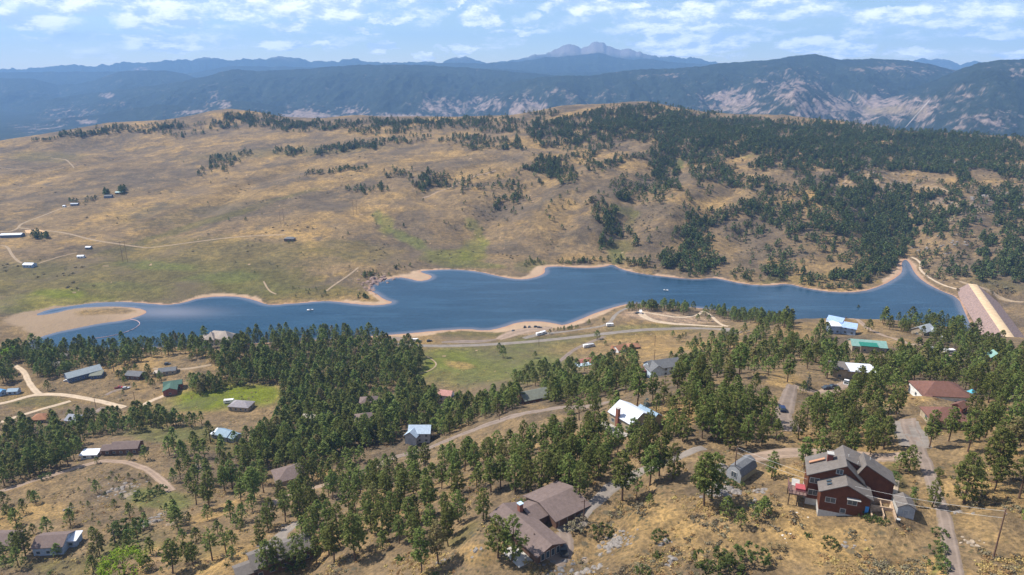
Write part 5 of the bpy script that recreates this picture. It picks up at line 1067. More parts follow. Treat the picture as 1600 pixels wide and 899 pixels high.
class TB:
    """triangle/quad collector"""
    def __init__(s): s.v = []; s.f = []; s.t = []; s.mi = []; s.n = 0
    def add(s, v, f, tone, mi=0):
        s.v.append(v); s.f += [tuple(i+s.n for i in q) for q in f]; s.n += len(v)
        s.t += list(tone); s.mi += [mi]*len(f)
    def mesh(s, name, mats, smooth=False):
        me = bpy.data.meshes.new(name); me.from_pydata(np.concatenate(s.v).tolist(), [], s.f)
        at = me.attributes.new('tone', 'FLOAT', 'FACE'); at.data.foreach_set('value', np.array(s.t, np.float32))
        for m in mats: me.materials.append(m)
        me.polygons.foreach_set('material_index', np.array(s.mi, np.int32)); me.update(); return me
def leaves(tb, cen, size, n, spread, tone, mi=0, flat=.75):
    """n small kites around a clump centre"""
    for _ in range(n):
        d = rt.normal(size=3); d /= np.linalg.norm(d)+1e-9
        c = cen + d*spread*rt.random()**.45*np.array([1, 1, flat])
        up = d*.7+np.array([0, 0, .55])+rt.normal(size=3)*.35; a = np.cross(up, rt.normal(size=3)); a /= np.linalg.norm(a)+1e-9
        b = np.cross(a, up); b /= np.linalg.norm(b)+1e-9
        s_ = size*(.6+.8*rt.random())
        tb.add(np.array([c-a*s_*.5, c-b*s_*.22, c+a*s_*.6, c+b*s_*.30]), [(0, 1, 2, 3)], [np.clip(tone+rt.normal()*.16, 0, 1)], mi)
def tube(tb, pts, rad, seg=6, mi=0, tone=.5):
    pts = [np.array(p, float) for p in pts]; rings = []
    for i, p in enumerate(pts):
        T = pts[min(i+1, len(pts)-1)]-pts[max(i-1, 0)]; T /= np.linalg.norm(T)+1e-9
        a = np.cross(T, [0.31, .95, .07]); a /= np.linalg.norm(a); b = np.cross(T, a)
        th = np.arange(seg)/seg*2*math.pi
        rings.append(p+rad[i]*(np.cos(th)[:, None]*a+np.sin(th)[:, None]*b))
    V_ = np.concatenate(rings); f = []
    for i in range(len(pts)-1):
        for k in range(seg): f.append((i*seg+k, i*seg+(k+1) % seg, (i+1)*seg+(k+1) % seg, (i+1)*seg+k))
    f.append(tuple(range((len(pts)-1)*seg, len(pts)*seg)))
    tb.add(V_, f, [tone]*len(f), mi)
def pine_shape(kind):
    """normalised height 1: returns trunk points and clump centres"""
    bow = rt.normal(size=2)*.02
    ax = lambda z: np.array([bow[0]*math.sin(z*3), bow[1]*math.sin(z*2.4), z])
    base = {'tall': .30, 'full': .16, 'cone': .08, 'sparse': .38}[kind]
    wid = {'tall': .19, 'full': .24, 'cone': .205, 'sparse': .185}[kind]
    cl = []
    lev = {'tall': 11, 'full': 12, 'cone': 13, 'sparse': 8}[kind]
    for i in range(lev):
        h = base+(1-base)*((i+.4*rt.random())/lev)
        r = (h-base)/(1-base)
        prof = math.sin(min(1, r*1.5+.30)*math.pi*.5)*(1-r**2.3)**.8+.05 if kind != 'cone' else (1-r)**.85+.05
        nb = max(2, int((7 if kind != 'sparse' else 4.5)*(.35+prof)))
        off = rt.random()*6.28
        for k in range(nb):
            if rt.random() < (.12 if kind != 'sparse' else .28): continue
            th = off+k/nb*6.28+rt.normal()*.25
            R = wid*prof*(.62+.55*rt.random())
            tip = ax(h)+np.array([math.cos(th)*R, math.sin(th)*R, R*.18-.02*rt.random()])
            cl.append((ax(h-.02), tip, R))
    return ax, base, cl, wid
def make_pine(kind, H_, leafn, size, matl, branches=True):
    ax, base, cl, wid = pine_shape(kind)
    tr = TB(); zs = [-.06, 0, .15, .4, .65, .85, .97]
    r0 = .0165 if kind != 'cone' else .014
    tube(tr, [ax(z)*H_ for z in zs], [H_*r0*v for v in (1.5, 1.25, 1, .8, .52, .28, .08)], 7)
    if branches:
        for (a, b, R) in cl[::3]: tube(tr, [a*H_, (a*.5+b*.5)*H_+np.array([0, 0, -.05]), b*H_], [.05, .035, .02], 4)
        for _ in range(4):                                         # bare snags under the crown
            z = base*(.4+.55*rt.random()); th = rt.random()*6.28; L = .05+.05*rt.random()
            tube(tr, [ax(z)*H_, (ax(z)+np.array([math.cos(th)*L, math.sin(th)*L, .01]))*H_], [.04, .015], 4)
    cr = TB()
    for (a, b, R) in cl:
        m_ = max(1, int(round(R/wid*2.2)))
        for j in range(m_):
            f_ = 1-.42*j; c = (a*(1-f_)+b*f_)*H_+rt.normal(size=3)*.12
            leaves(cr, c, size, leafn, H_*.048*(1 if j == 0 else .85), .38+.35*rt.random())
    leaves(cr, ax(.97)*H_, size, leafn, H_*.030, .6)
    return tr.mesh('trunk', [M_BARK]), cr.mesh('crown', [matl])
def make_bush_tree(H_, wid, n, size, matl, base=.18):
    tr = TB(); tube(tr, [(0, 0, -.5), (0, 0, H_*.2), (.1, 0, H_*.55)], [.2, .15, .06], 6)
    for k in range(5):
        th = k*1.3; tube(tr, [(0, 0, H_*.2), (math.cos(th)*wid*H_*.5, math.sin(th)*wid*H_*.5, H_*.55)], [.1, .03], 4)
    cr = TB()
    for _ in range(n):
        d = rt.normal(size=3); d /= np.linalg.norm(d); d[2] = abs(d[2])*.9-.15 if rt.random() < .8 else d[2]
        rr = .72+.38*rt.random()
        c = np.array([d[0]*wid*H_*rr, d[1]*wid*H_*rr, H_*(base+.36)+d[2]*H_*.45*rr])
        leaves(cr, c, size, 13, H_*.10, .3+.4*rt.random())
    for _ in range(n//3):
        d = rt.normal(size=3)*.35; leaves(cr, np.array([d[0]*wid*H_, d[1]*wid*H_, H_*(base+.36)+d[2]*H_*.4]), size, 8, H_*.13, .3)
    return tr.mesh('trunk', [M_BARK]), cr.mesh('crown', [matl])
PROTO = [make_pine(k, 13.0, 18, .54, M_PINE) for k in ('tall', 'full', 'tall', 'cone', 'full', 'sparse', 'tall', 'full', 'sparse', 'cone')]
PKIND = ['tall', 'full', 'tall', 'cone', 'full', 'sparse', 'tall', 'full', 'sparse', 'cone']
P_SPRUCE = make_pine('cone', 13.0, 14, .55, M_SPRUCE)
P_DECID = [make_bush_tree(8, .42, 60, .55, M_DECID), make_bush_tree(8, .36, 50, .55, M_SHRUB)]
P_LIME = make_bush_tree(8, .52, 85, .5, M_LIME, .05)
P_SHRUB = [make_bush_tree(3.0, .62, 26, .38, M_SHRUB, .02)[1], make_bush_tree(3.0, .7, 26, .38, M_SAGE, .0)[1]]
PH = 13.0
claimed = []
def tree_at(p, h, proto, name, cat, label, group=None, rz=None, wid=1.0, ph=PH):
    o = empty(name, (p[0], p[1], p[2]-.15), rt.random()*6.28 if rz is None else rz, label, cat, group)
    s_ = h/ph; ws_ = s_*wid*(.9+.22*rt.random()); o.scale = (ws_, ws_, s_)
    for nm, me in zip(('trunk', 'crown'), proto):
        c = bpy.data.objects.new(nm, me); col.objects.link(c); c.parent = o
    claimed.append((p[0], p[1])); return o
def m_height(p, hpx):
    """metres for a tree whose image height is hpx"""
    _, _, dep = w2px(p[0], p[1], p[2]); down = (CAM_H-p[2])/math.hypot(p[1], CAM_H-p[2])
    return hpx*dep/F/math.sqrt(max(.3, 1-down*down*.8))
# landmark names for labels: (px, py, words)
# hand-read trees: (px, py of the base, height px, kind)   kinds: t f c s = pine forms, d = broad-leaved, p = spruce
hand = """1205 748 44 f;1256 734 52 t;1280 716 48 f;1302 718 46 f;1329 715 48 t;1360 711 45 f;1385 690 40 t;1405 737 34 f;1420 739 44 f;1456 792 46 f;1506 786 78 f;1512 706 64 t;1555 754 84 t;1592 779 72 s;1452 700 60 t;1482 690 55 t;1425 786 27 c;
778 872 66 f;800 876 70 f;825 770 50 f;847 767 60 f;887 764 56 f;905 776 56 f;872 704 45 t;885 700 48 t;972 782 76 t;995 789 56 s;1015 759 62 t;1030 744 62 t;1050 750 58 f;950 712 46 f;965 706 44 t;1100 791 84 t;1112 782 74 f;1090 758 44 c;1140 702 52 f;1135 808 36 f;1157 825 34 f;1180 815 26 c;1193 806 34 f;
527 731 28 t;446 816 46 s;471 826 62 t;489 839 48 f;406 850 42 c;419 897 52 f;436 892 52 f;465 888 54 f;495 880 42 t;514 869 46 t;522 879 62 t;555 876 74 t;562 860 52 f;580 834 52 t;597 846 62 f;612 824 56 f;632 784 52 t;659 896 70 t;685 882 66 t;702 836 52 t;716 816 50 f;755 814 52 f;645 849 44 f;582 749 32 t;539 779 42 t;520 781 46 t;585 796 42 f;507 721 34 f;475 756 42 f;652 729 36 t;690 764 42 t;675 756 36 f;767 769 54 t;782 764 54 t;730 711 32 f;777 714 42 f;755 714 26 c;
152 771 24 f;26 821 30 f;11 806 20 f;40 869 50 f;24 860 30 f;2 876 34 f;90 869 22 f;147 899 32 f;146 841 20 f;275 819 32 f;361 814 36 s;377 829 20 f;270 896 52 t;332 876 50 s;355 869 48 s;292 880 36 f;327 794 60 t;307 789 42 s;272 754 26 c;282 748 34 c;352 769 42 t;363 765 46 t;397 784 62 t;297 767 30 f;340 729 16 f;204 719 14 f;227 719 26 t;152 724 12 f;285 720 36 c;265 712 34 f;307 702 20 f;372 714 26 f;344 717 20 f;
1230 597 45 t;1261 577 36 t;1292 592 46 f;1209 576 36 f;1330 636 54 t;1272 642 32 f;1292 641 30 f;1254 616 24 d;1377 611 42 f;1400 648 52 f;1360 666 42 f;1520 651 44 f;1557 616 46 t;1584 623 44 f;1280 530 36 c;1290 528 28 f;1216 540 26 f;
1155 591 56 t;1138 607 44 t;1104 603 36 s;1058 616 52 t;995 636 62 t;1020 629 48 t;1036 627 40 s;905 657 46 s;925 642 40 f;1180 612 34 t;1085 600 30 f;1200 585 30 f;1120 590 40 f;1070 598 36 f;1092 592 42 t;
786 559 22 f;780 550 16 f;836 560 13 f;822 588 22 f;864 590 26 t;1051 527 12 f;1071 527 9 f;1093 528 9 f;1089 537 9 f;920 508 11 f;943 504 9 f;859 522 9 f;995 541 10 f;968 541 9 f;933 530 16 f;946 540 9 d;1107 502 12 f;1090 501 12 f;1068 492 22 t;1032 486 10 f;1044 487 10 f;1340 487 12 f;1145 565 22 f;1150 540 14 f;
300 563 13 f;297 563 10 f;75 610 18 f;193 618 10 f;178 580 32 t;1015 790 22 f""".replace('\n', '').split(';')
KI = {'t': (0, 2, 6), 'f': (1, 4, 7), 'c': (3, 9), 's': (5, 8)}
cand = []          # every near tree as (size px, p, h, kind, spec)
for row in hand:
    a, b, h, k = row.split(); a, b, h = float(a), float(b), float(h)
    if b > 898: b = 898
    p = hit(a, b)
    if np.isnan(p[0]): continue
    cand.append([h, p, min(m_height(p, h), 17.5), k, True, a, b])
def in_poly(px, py, P):
    return poly_sd(np.array([px], float), np.array([py], float), np.array(P, float))[0] < 0
avoid = []         # (world x, y, radius) where no random tree may stand: filled by the buildings and roads below
def fill(poly, n, hm, kinds='tffcs', clump=.0, sep=2.6, seed=0):
    r = np.random.default_rng(1000+seed); P = np.array(poly, float)
    lo, hi_ = P.min(0), P.max(0); got = []
    tries = 0
    while len(got) < n and tries < 40:
        tries += 1
        q = lo+r.random((n*3, 2))*(hi_-lo)
        q = q[poly_sd(q[:, 0], q[:, 1], P) < 0]
        if not len(q): continue
        w_ = hits(q[:, 0], q[:, 1]); ok = ~np.isnan(w_[:, 0]); q = q[ok]; w_ = w_[ok]
        if clump:
            nn = fbm(w_[:, 0]/26, w_[:, 1]/26, 3, 300+seed); ok = r.random(len(nn)) < sstep(-.25, .25, nn-.1)*clump+(1-clump); q = q[ok]; w_ = w_[ok]
        for a, b in zip(q, w_):
            if len(got) >= n: break
            if any((b[0]-c[0])**2+(b[1]-c[1])**2 < (sep*(1 if c[2] else 1))**2 for c in (near_hash(b) )): continue
            if any((b[0]-x)**2+(b[1]-y)**2 < rr*rr for x, y, rr in avoid): continue
            if blocked(b): continue
            if any(abs(a[0]-sx) < sw_ and sy-2 < a[1] < sy+2+.72*hm[1]/mpp_(b) for sx, sy, sw_ in SHOWN) and r.random() < .88: continue
            got.append(b); put_hash(b)
            h = r.uniform(*hm)*float(np.clip(r.normal(.97, .16), .55, 1.25)); _, _, dep = w2px(*b)
            cand.append([h*F/dep*.85, b, h, kinds[r.integers(len(kinds))], False, a[0], a[1]])
def mpp_(b): return w2px(*b)[2]/F
SHOWN += [(1320, 800, 60), (850, 840, 60), (1155, 745, 22), (1413, 806, 16)]
_hash = {}
def put_hash(b): _hash.setdefault((int(b[0]//6), int(b[1]//6)), []).append((b[0], b[1], 1))
def near_hash(b):
    i, j = int(b[0]//6), int(b[1]//6)
    return [c for di in (-1, 0, 1) for dj in (-1, 0, 1) for c in _hash.get((i+di, j+dj), ())]
for c in cand: put_hash(c[1])
road_pts = []
for o in scene.objects:
    if o.type == 'MESH' and o.name.split('.')[0] in ('road', 'path', 'driveway', 'parking_area'):
        n_ = len(o.data.vertices); a = np.empty(n_*3, np.float32); o.data.vertices.foreach_get('co', a); road_pts.append(a.reshape(-1, 3)[:, :2])
_rh = set()
for a in road_pts:
    for x, y in a: _rh.add((int(x//1.5), int(y//1.5)))
def blocked(b):
    i, j = int(b[0]//1.5), int(b[1]//1.5)
    return any((i+di, j+dj) in _rh for di in (-1, 0, 1) for dj in (-1, 0, 1))
for (x, y, r_) in BUILT: avoid.append((x, y, r_))
# stands (px polygons on the near side)
fill([(395,530),(430,524),(560,524),(600,535),(655,545),(658,580),(640,600),(600,612),(560,640),(480,650),(440,660),(442,606),(395,600),(330,600),(350,575),(300,556)], 540, (11,15), 'tffc', 0, 2.9, 1)
fill([(440,655),(560,640),(640,605),(690,635),(640,660),(615,695),(560,705),(520,712),(470,730),(425,735),(395,720),(400,690),(430,670)], 270, (11,15), 'tffc', .2, 3.0, 2)
fill([(0,552),(40,545),(200,540),(330,533),(400,540),(330,552),(230,560),(215,572),(160,575),(90,595),(60,575),(0,585)], 230, (10,14), 'tffc', .3, 3.2, 3)
fill([(0,575),(30,570),(25,600),(0,612)], 12, (10,14), 'tf', 0, 3, 31)
fill([(50,572),(110,568),(105,582),(75,594),(60,590)], 16, (9,12), 'tf', 0, 3, 32)
fill([(0,668),(60,660),(150,655),(250,650),(330,665),(300,672),(240,676),(130,684),(125,735),(60,752),(0,762)], 170, (10,13.5), 'ttfs', .3, 3.2, 4)
fill([(180,590),(215,576),(255,590),(250,606),(235,612),(200,608)], 16, (7,10), 'fdd', 0, 3, 5)
fill([(330,600),(290,598),(310,620),(400,600)], 26, (10,13), 'ft', .2, 3, 6)
fill([(340,725),(300,715),(320,690),(390,700),(420,740),(420,800),(390,800),(350,760)], 30, (10,13), 'tfs', .2, 4, 7)
fill([(640,665),(700,640),(800,620),(880,600),(930,590),(990,595),(1000,608),(920,625),(860,640),(760,655),(700,680),(640,690)], 180, (9.5,13), 'ftfc', .2, 3.6, 8)
fill([(800,590),(880,580),(990,560),(1010,600),(900,600),(810,606)], 60, (10,13), 'ft', .2, 3.2, 81)
fill([(1030,600),(1010,590),(1060,560),(1100,545),(1180,520),(1240,530),(1260,560),(1220,580),(1160,590),(1090,590)], 85, (9,13), 'tfs', .3, 3.8, 9)
fill([(1070,575),(1060,590),(1070,606),(1100,606),(1100,590)], 9, (10,14), 'ft', 0, 3.4, 91)
fill([(975,482),(1050,484),(1130,490),(1240,505),(1235,515),(1140,502),(1110,496),(1080,488),(980,486)], 110, (9,12.5), 'tf', 0, 2.8, 10)
fill([(980,484),(1080,482),(1080,486),(980,488)], 16, (9,12), 'tf', 0, 2.8, 101)
fill([(1360,502),(1440,495),(1500,505),(1540,535),(1600,550),(1600,600),(1560,590),(1500,565),(1440,560),(1460,535),(1400,520),(1350,520)], 150, (8,12), 'ftf', .15, 3.2, 11)
fill([(1250,560),(1310,560),(1400,565),(1500,575),(1600,590),(1600,625),(1540,630),(1500,605),(1430,600),(1400,620),(1340,620),(1330,590),(1280,590)], 95, (9,13), 'ftfs', .1, 4.4, 12)
fill([(1400,555),(1460,560),(1460,580),(1400,580)], 20, (9,12), 'ft', .1, 3.4, 121)
fill([(1240,690),(1260,655),(1330,640),(1400,650),(1412,690),(1380,705),(1320,700),(1290,708),(1250,700)], 28, (9,12.5), 'ftf', .15, 4.8, 13)
fill([(1040,680),(1060,655),(1120,640),(1200,655),(1220,690),(1180,705),(1120,705),(1060,700)], 32, (9,13), 'ftf', .15, 4.8, 14)
fill([(1490,640),(1600,640),(1600,720),(1540,700),(1500,680)], 15, (10,13), 'ftt', .1, 4.5, 15)
fill([(1430,660),(1440,640),(1420,620),(1450,650),(1470,700),(1440,690)], 6, (9,12), 'ft', 0, 4, 151)
fill([(840,690),(930,690),(1040,690),(1060,735),(1000,745),(930,745),(900,760),(840,760),(810,745),(800,700)], 30, (10,13), 'tft', .2, 4.8, 16)
fill([(860,730),(930,712),(940,755),(925,765),(870,765)], 14, (10,13), 'ft', 0, 3.6, 161)
fill([(700,720),(780,700),(830,715),(815,770),(760,780),(700,790),(640,790),(600,760),(640,735)], 38, (10,13), 'ttfs', .25, 5, 17)
fill([(400,810),(440,775),(520,765),(600,770),(660,790),(700,800),(730,825),(700,860),(640,870),(560,850),(500,870),(440,850)], 46, (9.5,13), 'ttfs', .3, 5, 18)
fill([(480,725),(560,720),(640,735),(600,765),(520,765),(480,755)], 34, (9,12), 'tff', .2, 4.0, 19)
fill([(1010,640),(1050,625),(1140,620),(1210,630),(1200,650),(1110,640),(1050,655)], 22, (9,12), 'ft', .3, 4, 20)
fill([(1205,560),(1240,535),(1300,530),(1330,560),(1250,575)], 16, (7,10), 'fc', .2, 4, 22)
fill([(880,620),(960,625),(970,680),(940,700),(900,690)], 12, (7,11), 'ffs', .2, 5, 23)
fill([(120,760),(260,735),(280,760),(200,800),(120,790)], 14, (2.5,4.5), 'f', 0, 5, 24)
fill([(1050,530),(1180,520),(1160,545),(1080,550)], 14, (6,9), 'f', .2, 5, 25)
fill([(865,518),(905,513),(900,518),(868,521)], 12, (4,6), 'd', 0, 2.4, 26)
fill([(0,790),(60,770),(200,770),(330,760),(420,800),(420,899),(250,899),(100,880),(0,899)], 42, (5,11), 'ftfs', .2, 5, 41)
fill([(260,690),(420,690),(420,760),(300,760),(260,730)], 18, (8,12), 'tf', .2, 4.5, 42)
fill([(100,740),(260,735),(300,790),(280,870),(160,870)], 34, (1.5,3.2), 'd', 0, 4, 43)
fill([(1440,720),(1600,700),(1600,780),(1520,780)], 6, (9,12), 'st', 0, 5, 44)
fill([(1610,560),(1780,590),(1780,900),(1610,900)], 46, (8,12.5), 'ftsf', .3, 5, 45)
fill([(-150,560),(-8,560),(-8,880),(-150,880)], 60, (8,12.5), 'ftsf', .3, 5, 46)
cand.sort(key=lambda c: -c[0])
# ---- the 300 largest stand as individuals
def region_words(px, py):
    best = min(LM, key=lambda l: ((px-l[0])**2+((py-l[1])*1.3)**2)); d = math.hypot(px-best[0], (py-best[1])*1.3)
    dx, dy = px-best[0], py-best[1]
    side = ('left of ' if dx < 0 else 'right of ') if abs(dx) > abs(dy)*1.2 else ('below ' if dy > 0 else 'above ')
    return (('just ' if d < 60 else 'well ' if d > 130 else '')+side+best[2])
FORM = {'t': 'tall bare-stemmed', 'f': 'full round-crowned', 'c': 'pointed conical', 's': 'thin sparse', 'd': 'low leafy'}
N_IND = 300
labels = []
for i, (sz, p, h, k, hd, a, b) in enumerate(cand[:N_IND]): labels.append(f"{FORM[k]} {'broadleaf tree' if k == 'd' else 'pine'} {region_words(a, b)}")
from collections import Counter
cnt = Counter(labels); seen = {}
stuff_near = []
# where several would read alike, count them from the left
ORD = 'first second third fourth fifth sixth seventh eighth ninth tenth eleventh twelfth thirteenth fourteenth fifteenth sixteenth seventeenth eighteenth nineteenth twentieth'.split()
GR = [None]*N_IND
for lb, n_ in list(cnt.items()):
    if n_ > 1:
        ids_ = sorted([i for i in range(N_IND) if labels[i] == lb], key=lambda i: cand[i][5])
        for r_, i in enumerate(ids_):
            GR[i] = lb.replace(' pine ', ' pines ').replace(' tree ', ' trees ')
            if n_ <= 20: labels[i] = (('leftmost ' if r_ == 0 else 'rightmost ' if r_ == n_-1 else ORD[r_]+' from left, ')+lb)
for i, (sz, p, h, k, hd, a, b) in enumerate(cand):
    if i < N_IND:
        lb = labels[i]; grp = GR[i]
        if k == 'd': pr = P_DECID[0]; ph = 8
        else: ids = KI[k]; pr = PROTO[ids[rt.integers(len(ids))]]; ph = PH
        tree_at(p, h, pr, 'broadleaf_tree' if k == 'd' else 'pine_tree', 'tree', lb, grp or 'pines on the near hillside', wid=1.0 if hd else .95, ph=ph)
    else: stuff_near.append((p[0], p[1], p[2]-.15, h/PH*.92, 2 if k == 'c' else (0 if k in 'ts' else 1)))
# shrubs on the near slopes
SHR = [(1176, 881, 26, 0, 'big green shrub in the grass at the bottom right of centre'), (1118, 893, 30, 0, 'large dark green shrub at the bottom edge left of the big green shrub'), (1140, 897, 20, 0, 'yellow-green shrub at the bottom edge'), (1028, 845, 14, 0, 'olive-green shrub above the lone grey boulder'), (942, 838, 17, 0, 'compact dark green shrub on the grass slope'),
 (1296, 853, 13, 0, 'green shrub below the front of the red timber house'), (1352, 810, 9, 0, 'leftmost dark shrub of the row below the terrace walls'), (1361, 813, 9, 0, 'second dark shrub of the row below the terrace walls'), (1371, 816, 8, 0, 'third dark shrub of the row below the terrace walls'), (1382, 818, 8, 0, 'rightmost dark shrub of the row below the terrace walls'),
 (1156, 762, 9, 0, 'small green shrub at the foot of the gambrel-roofed shed'), (1141, 757, 8, 0, 'small green shrub left of the gambrel-roofed shed door'), (905, 822, 15, 1, 'grey shrub on the bank beside the ranch driveway'), (896, 830, 13, 1, 'grey shrub below the utility pole at the ranch house'), (1005, 899, 12, 0, 'green shrub at the bottom edge left of centre right'), (1000, 800, 13, 1, 'grey shrub cluster right of the pines on the grass slope'),
 (190, 834, 18, 0, 'leftmost green shrub of the clump in the stony gully'), (204, 832, 20, 0, 'middle green shrub of the clump in the stony gully'), (217, 833, 17, 0, 'rightmost green shrub of the clump in the stony gully'), (185, 852, 14, 0, 'green shrub under the dead snag'), (205, 860, 12, 0, 'low green shrub right of the dead snag'), (225, 780, 14, 0, 'olive shrub on the green patch of the knoll'), (248, 772, 12, 0, 'olive shrub near the dirt road end'),
 (72, 748, 9, 0, 'low green shrub above the dirt road'), (1466, 838, 12, 0, 'upper green weeds along the left edge of the gravel drive'), (1468, 862, 14, 0, 'middle green weeds along the left edge of the gravel drive'), (1470, 888, 16, 0, 'lower green weeds along the left edge of the gravel drive'), (465, 892, 14, 0, 'green bush at the bottom edge among pines'), (1240, 808, 8, 1, 'grey shrub below the deck'), (1330, 838, 9, 1, 'grey sage shrub below the red house'), (1215, 860, 12, 1, 'large grey sage shrub in the grass')]
for (x, y, hp, k, lb) in SHR:
    p = hit(x, min(y, 898)); hm_ = m_height(p, hp); o = bpy.data.objects.new('shrub', P_SHRUB[k]); col.objects.link(o); o.location = (p[0], p[1], p[2]-.1); s_ = hm_/2.4; o.scale = (s_*1.15, s_*1.15, s_); o.rotation_euler.z = rt.random()*6
    tag(o, lb, 'shrub', 'shrubs on the near slopes'); BUILT.append((p[0], p[1], hm_*.8)); avoid.append((p[0], p[1], hm_*.8))
pz = hit(180, 851); o = empty('dead_snag', tuple(pz), 0, 'bare dead tree trunk standing among gully shrubs', 'dead tree'); tbs = TB(); tube(tbs, [(0, 0, -.5), (.1, 0, 3), (.0, .2, 8)], [.3, .22, .06], 6)
for k in range(7): th = k*1.1; z = 3+k*.6; tube(tbs, [(0, 0, z), (math.cos(th)*1.1, math.sin(th)*1.1, z+.5)], [.07, .02], 4)
ms = tbs.mesh('trunk', [M_DEAD]); c_ = bpy.data.objects.new('trunk', ms); col.objects.link(c_); c_.parent = o
# special trees
def special(px, py, hpx, proto, name, label, wid=1, ph=PH, cat='tree', g=None):
    p = hit(px, min(py, 898)); return tree_at(p, m_height(p, hpx), proto, name, cat, label, g, wid=wid, ph=ph)
special(1009, 655, 34, P_SPRUCE, 'spruce_tree', 'bluish spruce behind the house with the white roof')
special(1127, 630, 24, P_SPRUCE, 'spruce_tree', 'small blue-grey spruce in the golden clearing above the pines')
special(1158, 645, 26, P_SPRUCE, 'spruce_tree', 'slim blue-grey spruce right of the golden clearing')
special(1262, 610, 26, P_SPRUCE, 'spruce_tree', 'grey-green spruce beside the dirt road head')
special(195, 905, 42, P_LIME, 'leafy_tree', 'bright yellow-green leafy tree at the bottom edge', 1.1, 8)
special(20, 560, 22, P_LIME, 'leafy_tree', 'bright green leafy tree at the left end of the lake', 1.1, 8)
special(1395, 757, 22, P_DECID[1], 'broadleaf_tree', 'grey-green bushy tree right of the red timber house', 1, 8)
special(1466, 745, 14, P_DECID[0], 'broadleaf_tree', 'small rounded bush tree on the bank right of the gravel drive', 1, 8)
# ------------------------------------------------------------------ simplified trees for the masses
def low_pine(kind, n, size, matl):
    tb = TB(); tube(tb, [(0, 0, -.6), (0, 0, 4), (0, 0, 11)], [.26, .2, .06], 4, 1)
    for _ in range(n):
        r = rt.random()**.8; z = (.22+.76*r)*PH
        prof = (1-r**2.2)**.8 if kind != 'c' else (1-r)**.9+.04
        R = (.25 if kind != 't' else .20)*PH*prof*(.5+.55*rt.random()); th = rt.random()*6.28
        leaves(tb, np.array([math.cos(th)*R, math.sin(th)*R, z]), size, 1, .4, .3+.45*rt.random())
    return tb.mesh('low_pine', [matl, M_BARK])
def ind_low(px, py, hm, me, label, group, name='pine_tree'):
    p = hit(px, py)
    o = bpy.data.objects.new(name, me); col.objects.link(o); o.location = (p[0], p[1], p[2]-.1); s_ = hm/PH; o.scale = (s_*1.1, s_*1.1, s_); o.rotation_euler.z = rt.random()*6.28
    return tag(o, label, 'tree', group)
MID = [low_pine('t', 230, 1.1, M_PINE), low_pine('f', 260, 1.15, M_PINE), low_pine('c', 230, 1.1, M_PINE)]
FAR = [low_pine('f', 60, 2.5, M_FARP), low_pine('c', 55, 2.3, M_FARP)]
src_mid = [ind_low(1072, 490, 11, MID[0], 'slender pine among the loop tracks on the lake peninsula', None),
           ind_low(734, 357, 9, MID[1], 'lone round pine at the head of the green swale', None),
           ind_low(727, 356, 7, MID[2], 'small pointed pine left of the lone round pine by the green swale', None)]
src_far = [ind_low(508, 461, 6, FAR[0], 'lone dark pine on the olive point left of the rocky headland', None),
           ind_low(1231, 374, 9, FAR[1], 'lone pointed pine on the golden slope above the narrow inlet', None)]
def scatter(name, pts, sources, label=None):
    """one object of points; geometry nodes set a tree mesh on every point"""
    a = np.array(pts, np.float32); me = bpy.data.meshes.new(name)
    me.vertices.add(len(a)); me.vertices.foreach_set('co', a[:, :3].reshape(-1))
    at = me.attributes.new('size', 'FLOAT_VECTOR', 'POINT'); r = np.random.default_rng(3)
    wv = a[:, 3]*(1.05+.35*r.random(len(a))); at.data.foreach_set('vector', np.stack([wv, wv, a[:, 3]], -1).astype(np.float32).reshape(-1))
    at = me.attributes.new('turn', 'FLOAT', 'POINT'); at.data.foreach_set('value', (r.random(len(a))*6.28).astype(np.float32))
    at = me.attributes.new('which', 'INT', 'POINT'); at.data.foreach_set('value', a[:, 4].astype(np.int32))
    me.update(); o = bpy.data.objects.new(name, me); col.objects.link(o)
    g = bpy.data.node_groups.new(name, 'GeometryNodeTree'); g.interface.new_socket('Geometry', in_out='INPUT', socket_type='NodeSocketGeometry'); g.interface.new_socket('Geometry', in_out='OUTPUT', socket_type='NodeSocketGeometry')
    N = g.nodes; L = g.links; gi = N.new('NodeGroupInput'); go = N.new('NodeGroupOutput')
    ip = N.new('GeometryNodeInstanceOnPoints'); jn = N.new('GeometryNodeJoinGeometry')
    for s_ in reversed(sources):
        oi = N.new('GeometryNodeObjectInfo'); oi.inputs['Object'].default_value = s_; oi.inputs['As Instance'].default_value = True; oi.transform_space = 'ORIGINAL'
        L.new(oi.outputs['Geometry'], jn.inputs[0])
    def attr(nm, typ):
        n_ = N.new('GeometryNodeInputNamedAttribute'); n_.data_type = typ; n_.inputs['Name'].default_value = nm; return n_.outputs['Attribute']
    L.new(gi.outputs[0], ip.inputs['Points']); L.new(jn.outputs[0], ip.inputs['Instance']); ip.inputs['Pick Instance'].default_value = True
    L.new(attr('which', 'INT'), ip.inputs['Instance Index']); L.new(attr('size', 'FLOAT_VECTOR'), ip.inputs['Scale'])
    cx = N.new('ShaderNodeCombineXYZ'); L.new(attr('turn', 'FLOAT'), cx.inputs[2]); L.new(cx.outputs[0], ip.inputs['Rotation'])
    L.new(ip.outputs[0], go.inputs[0])
    md = o.modifiers.new('scatter', 'NODES'); md.node_group = g
    return tag(o, label, kind='stuff')
scatter('pine_woodland', stuff_near, src_mid)
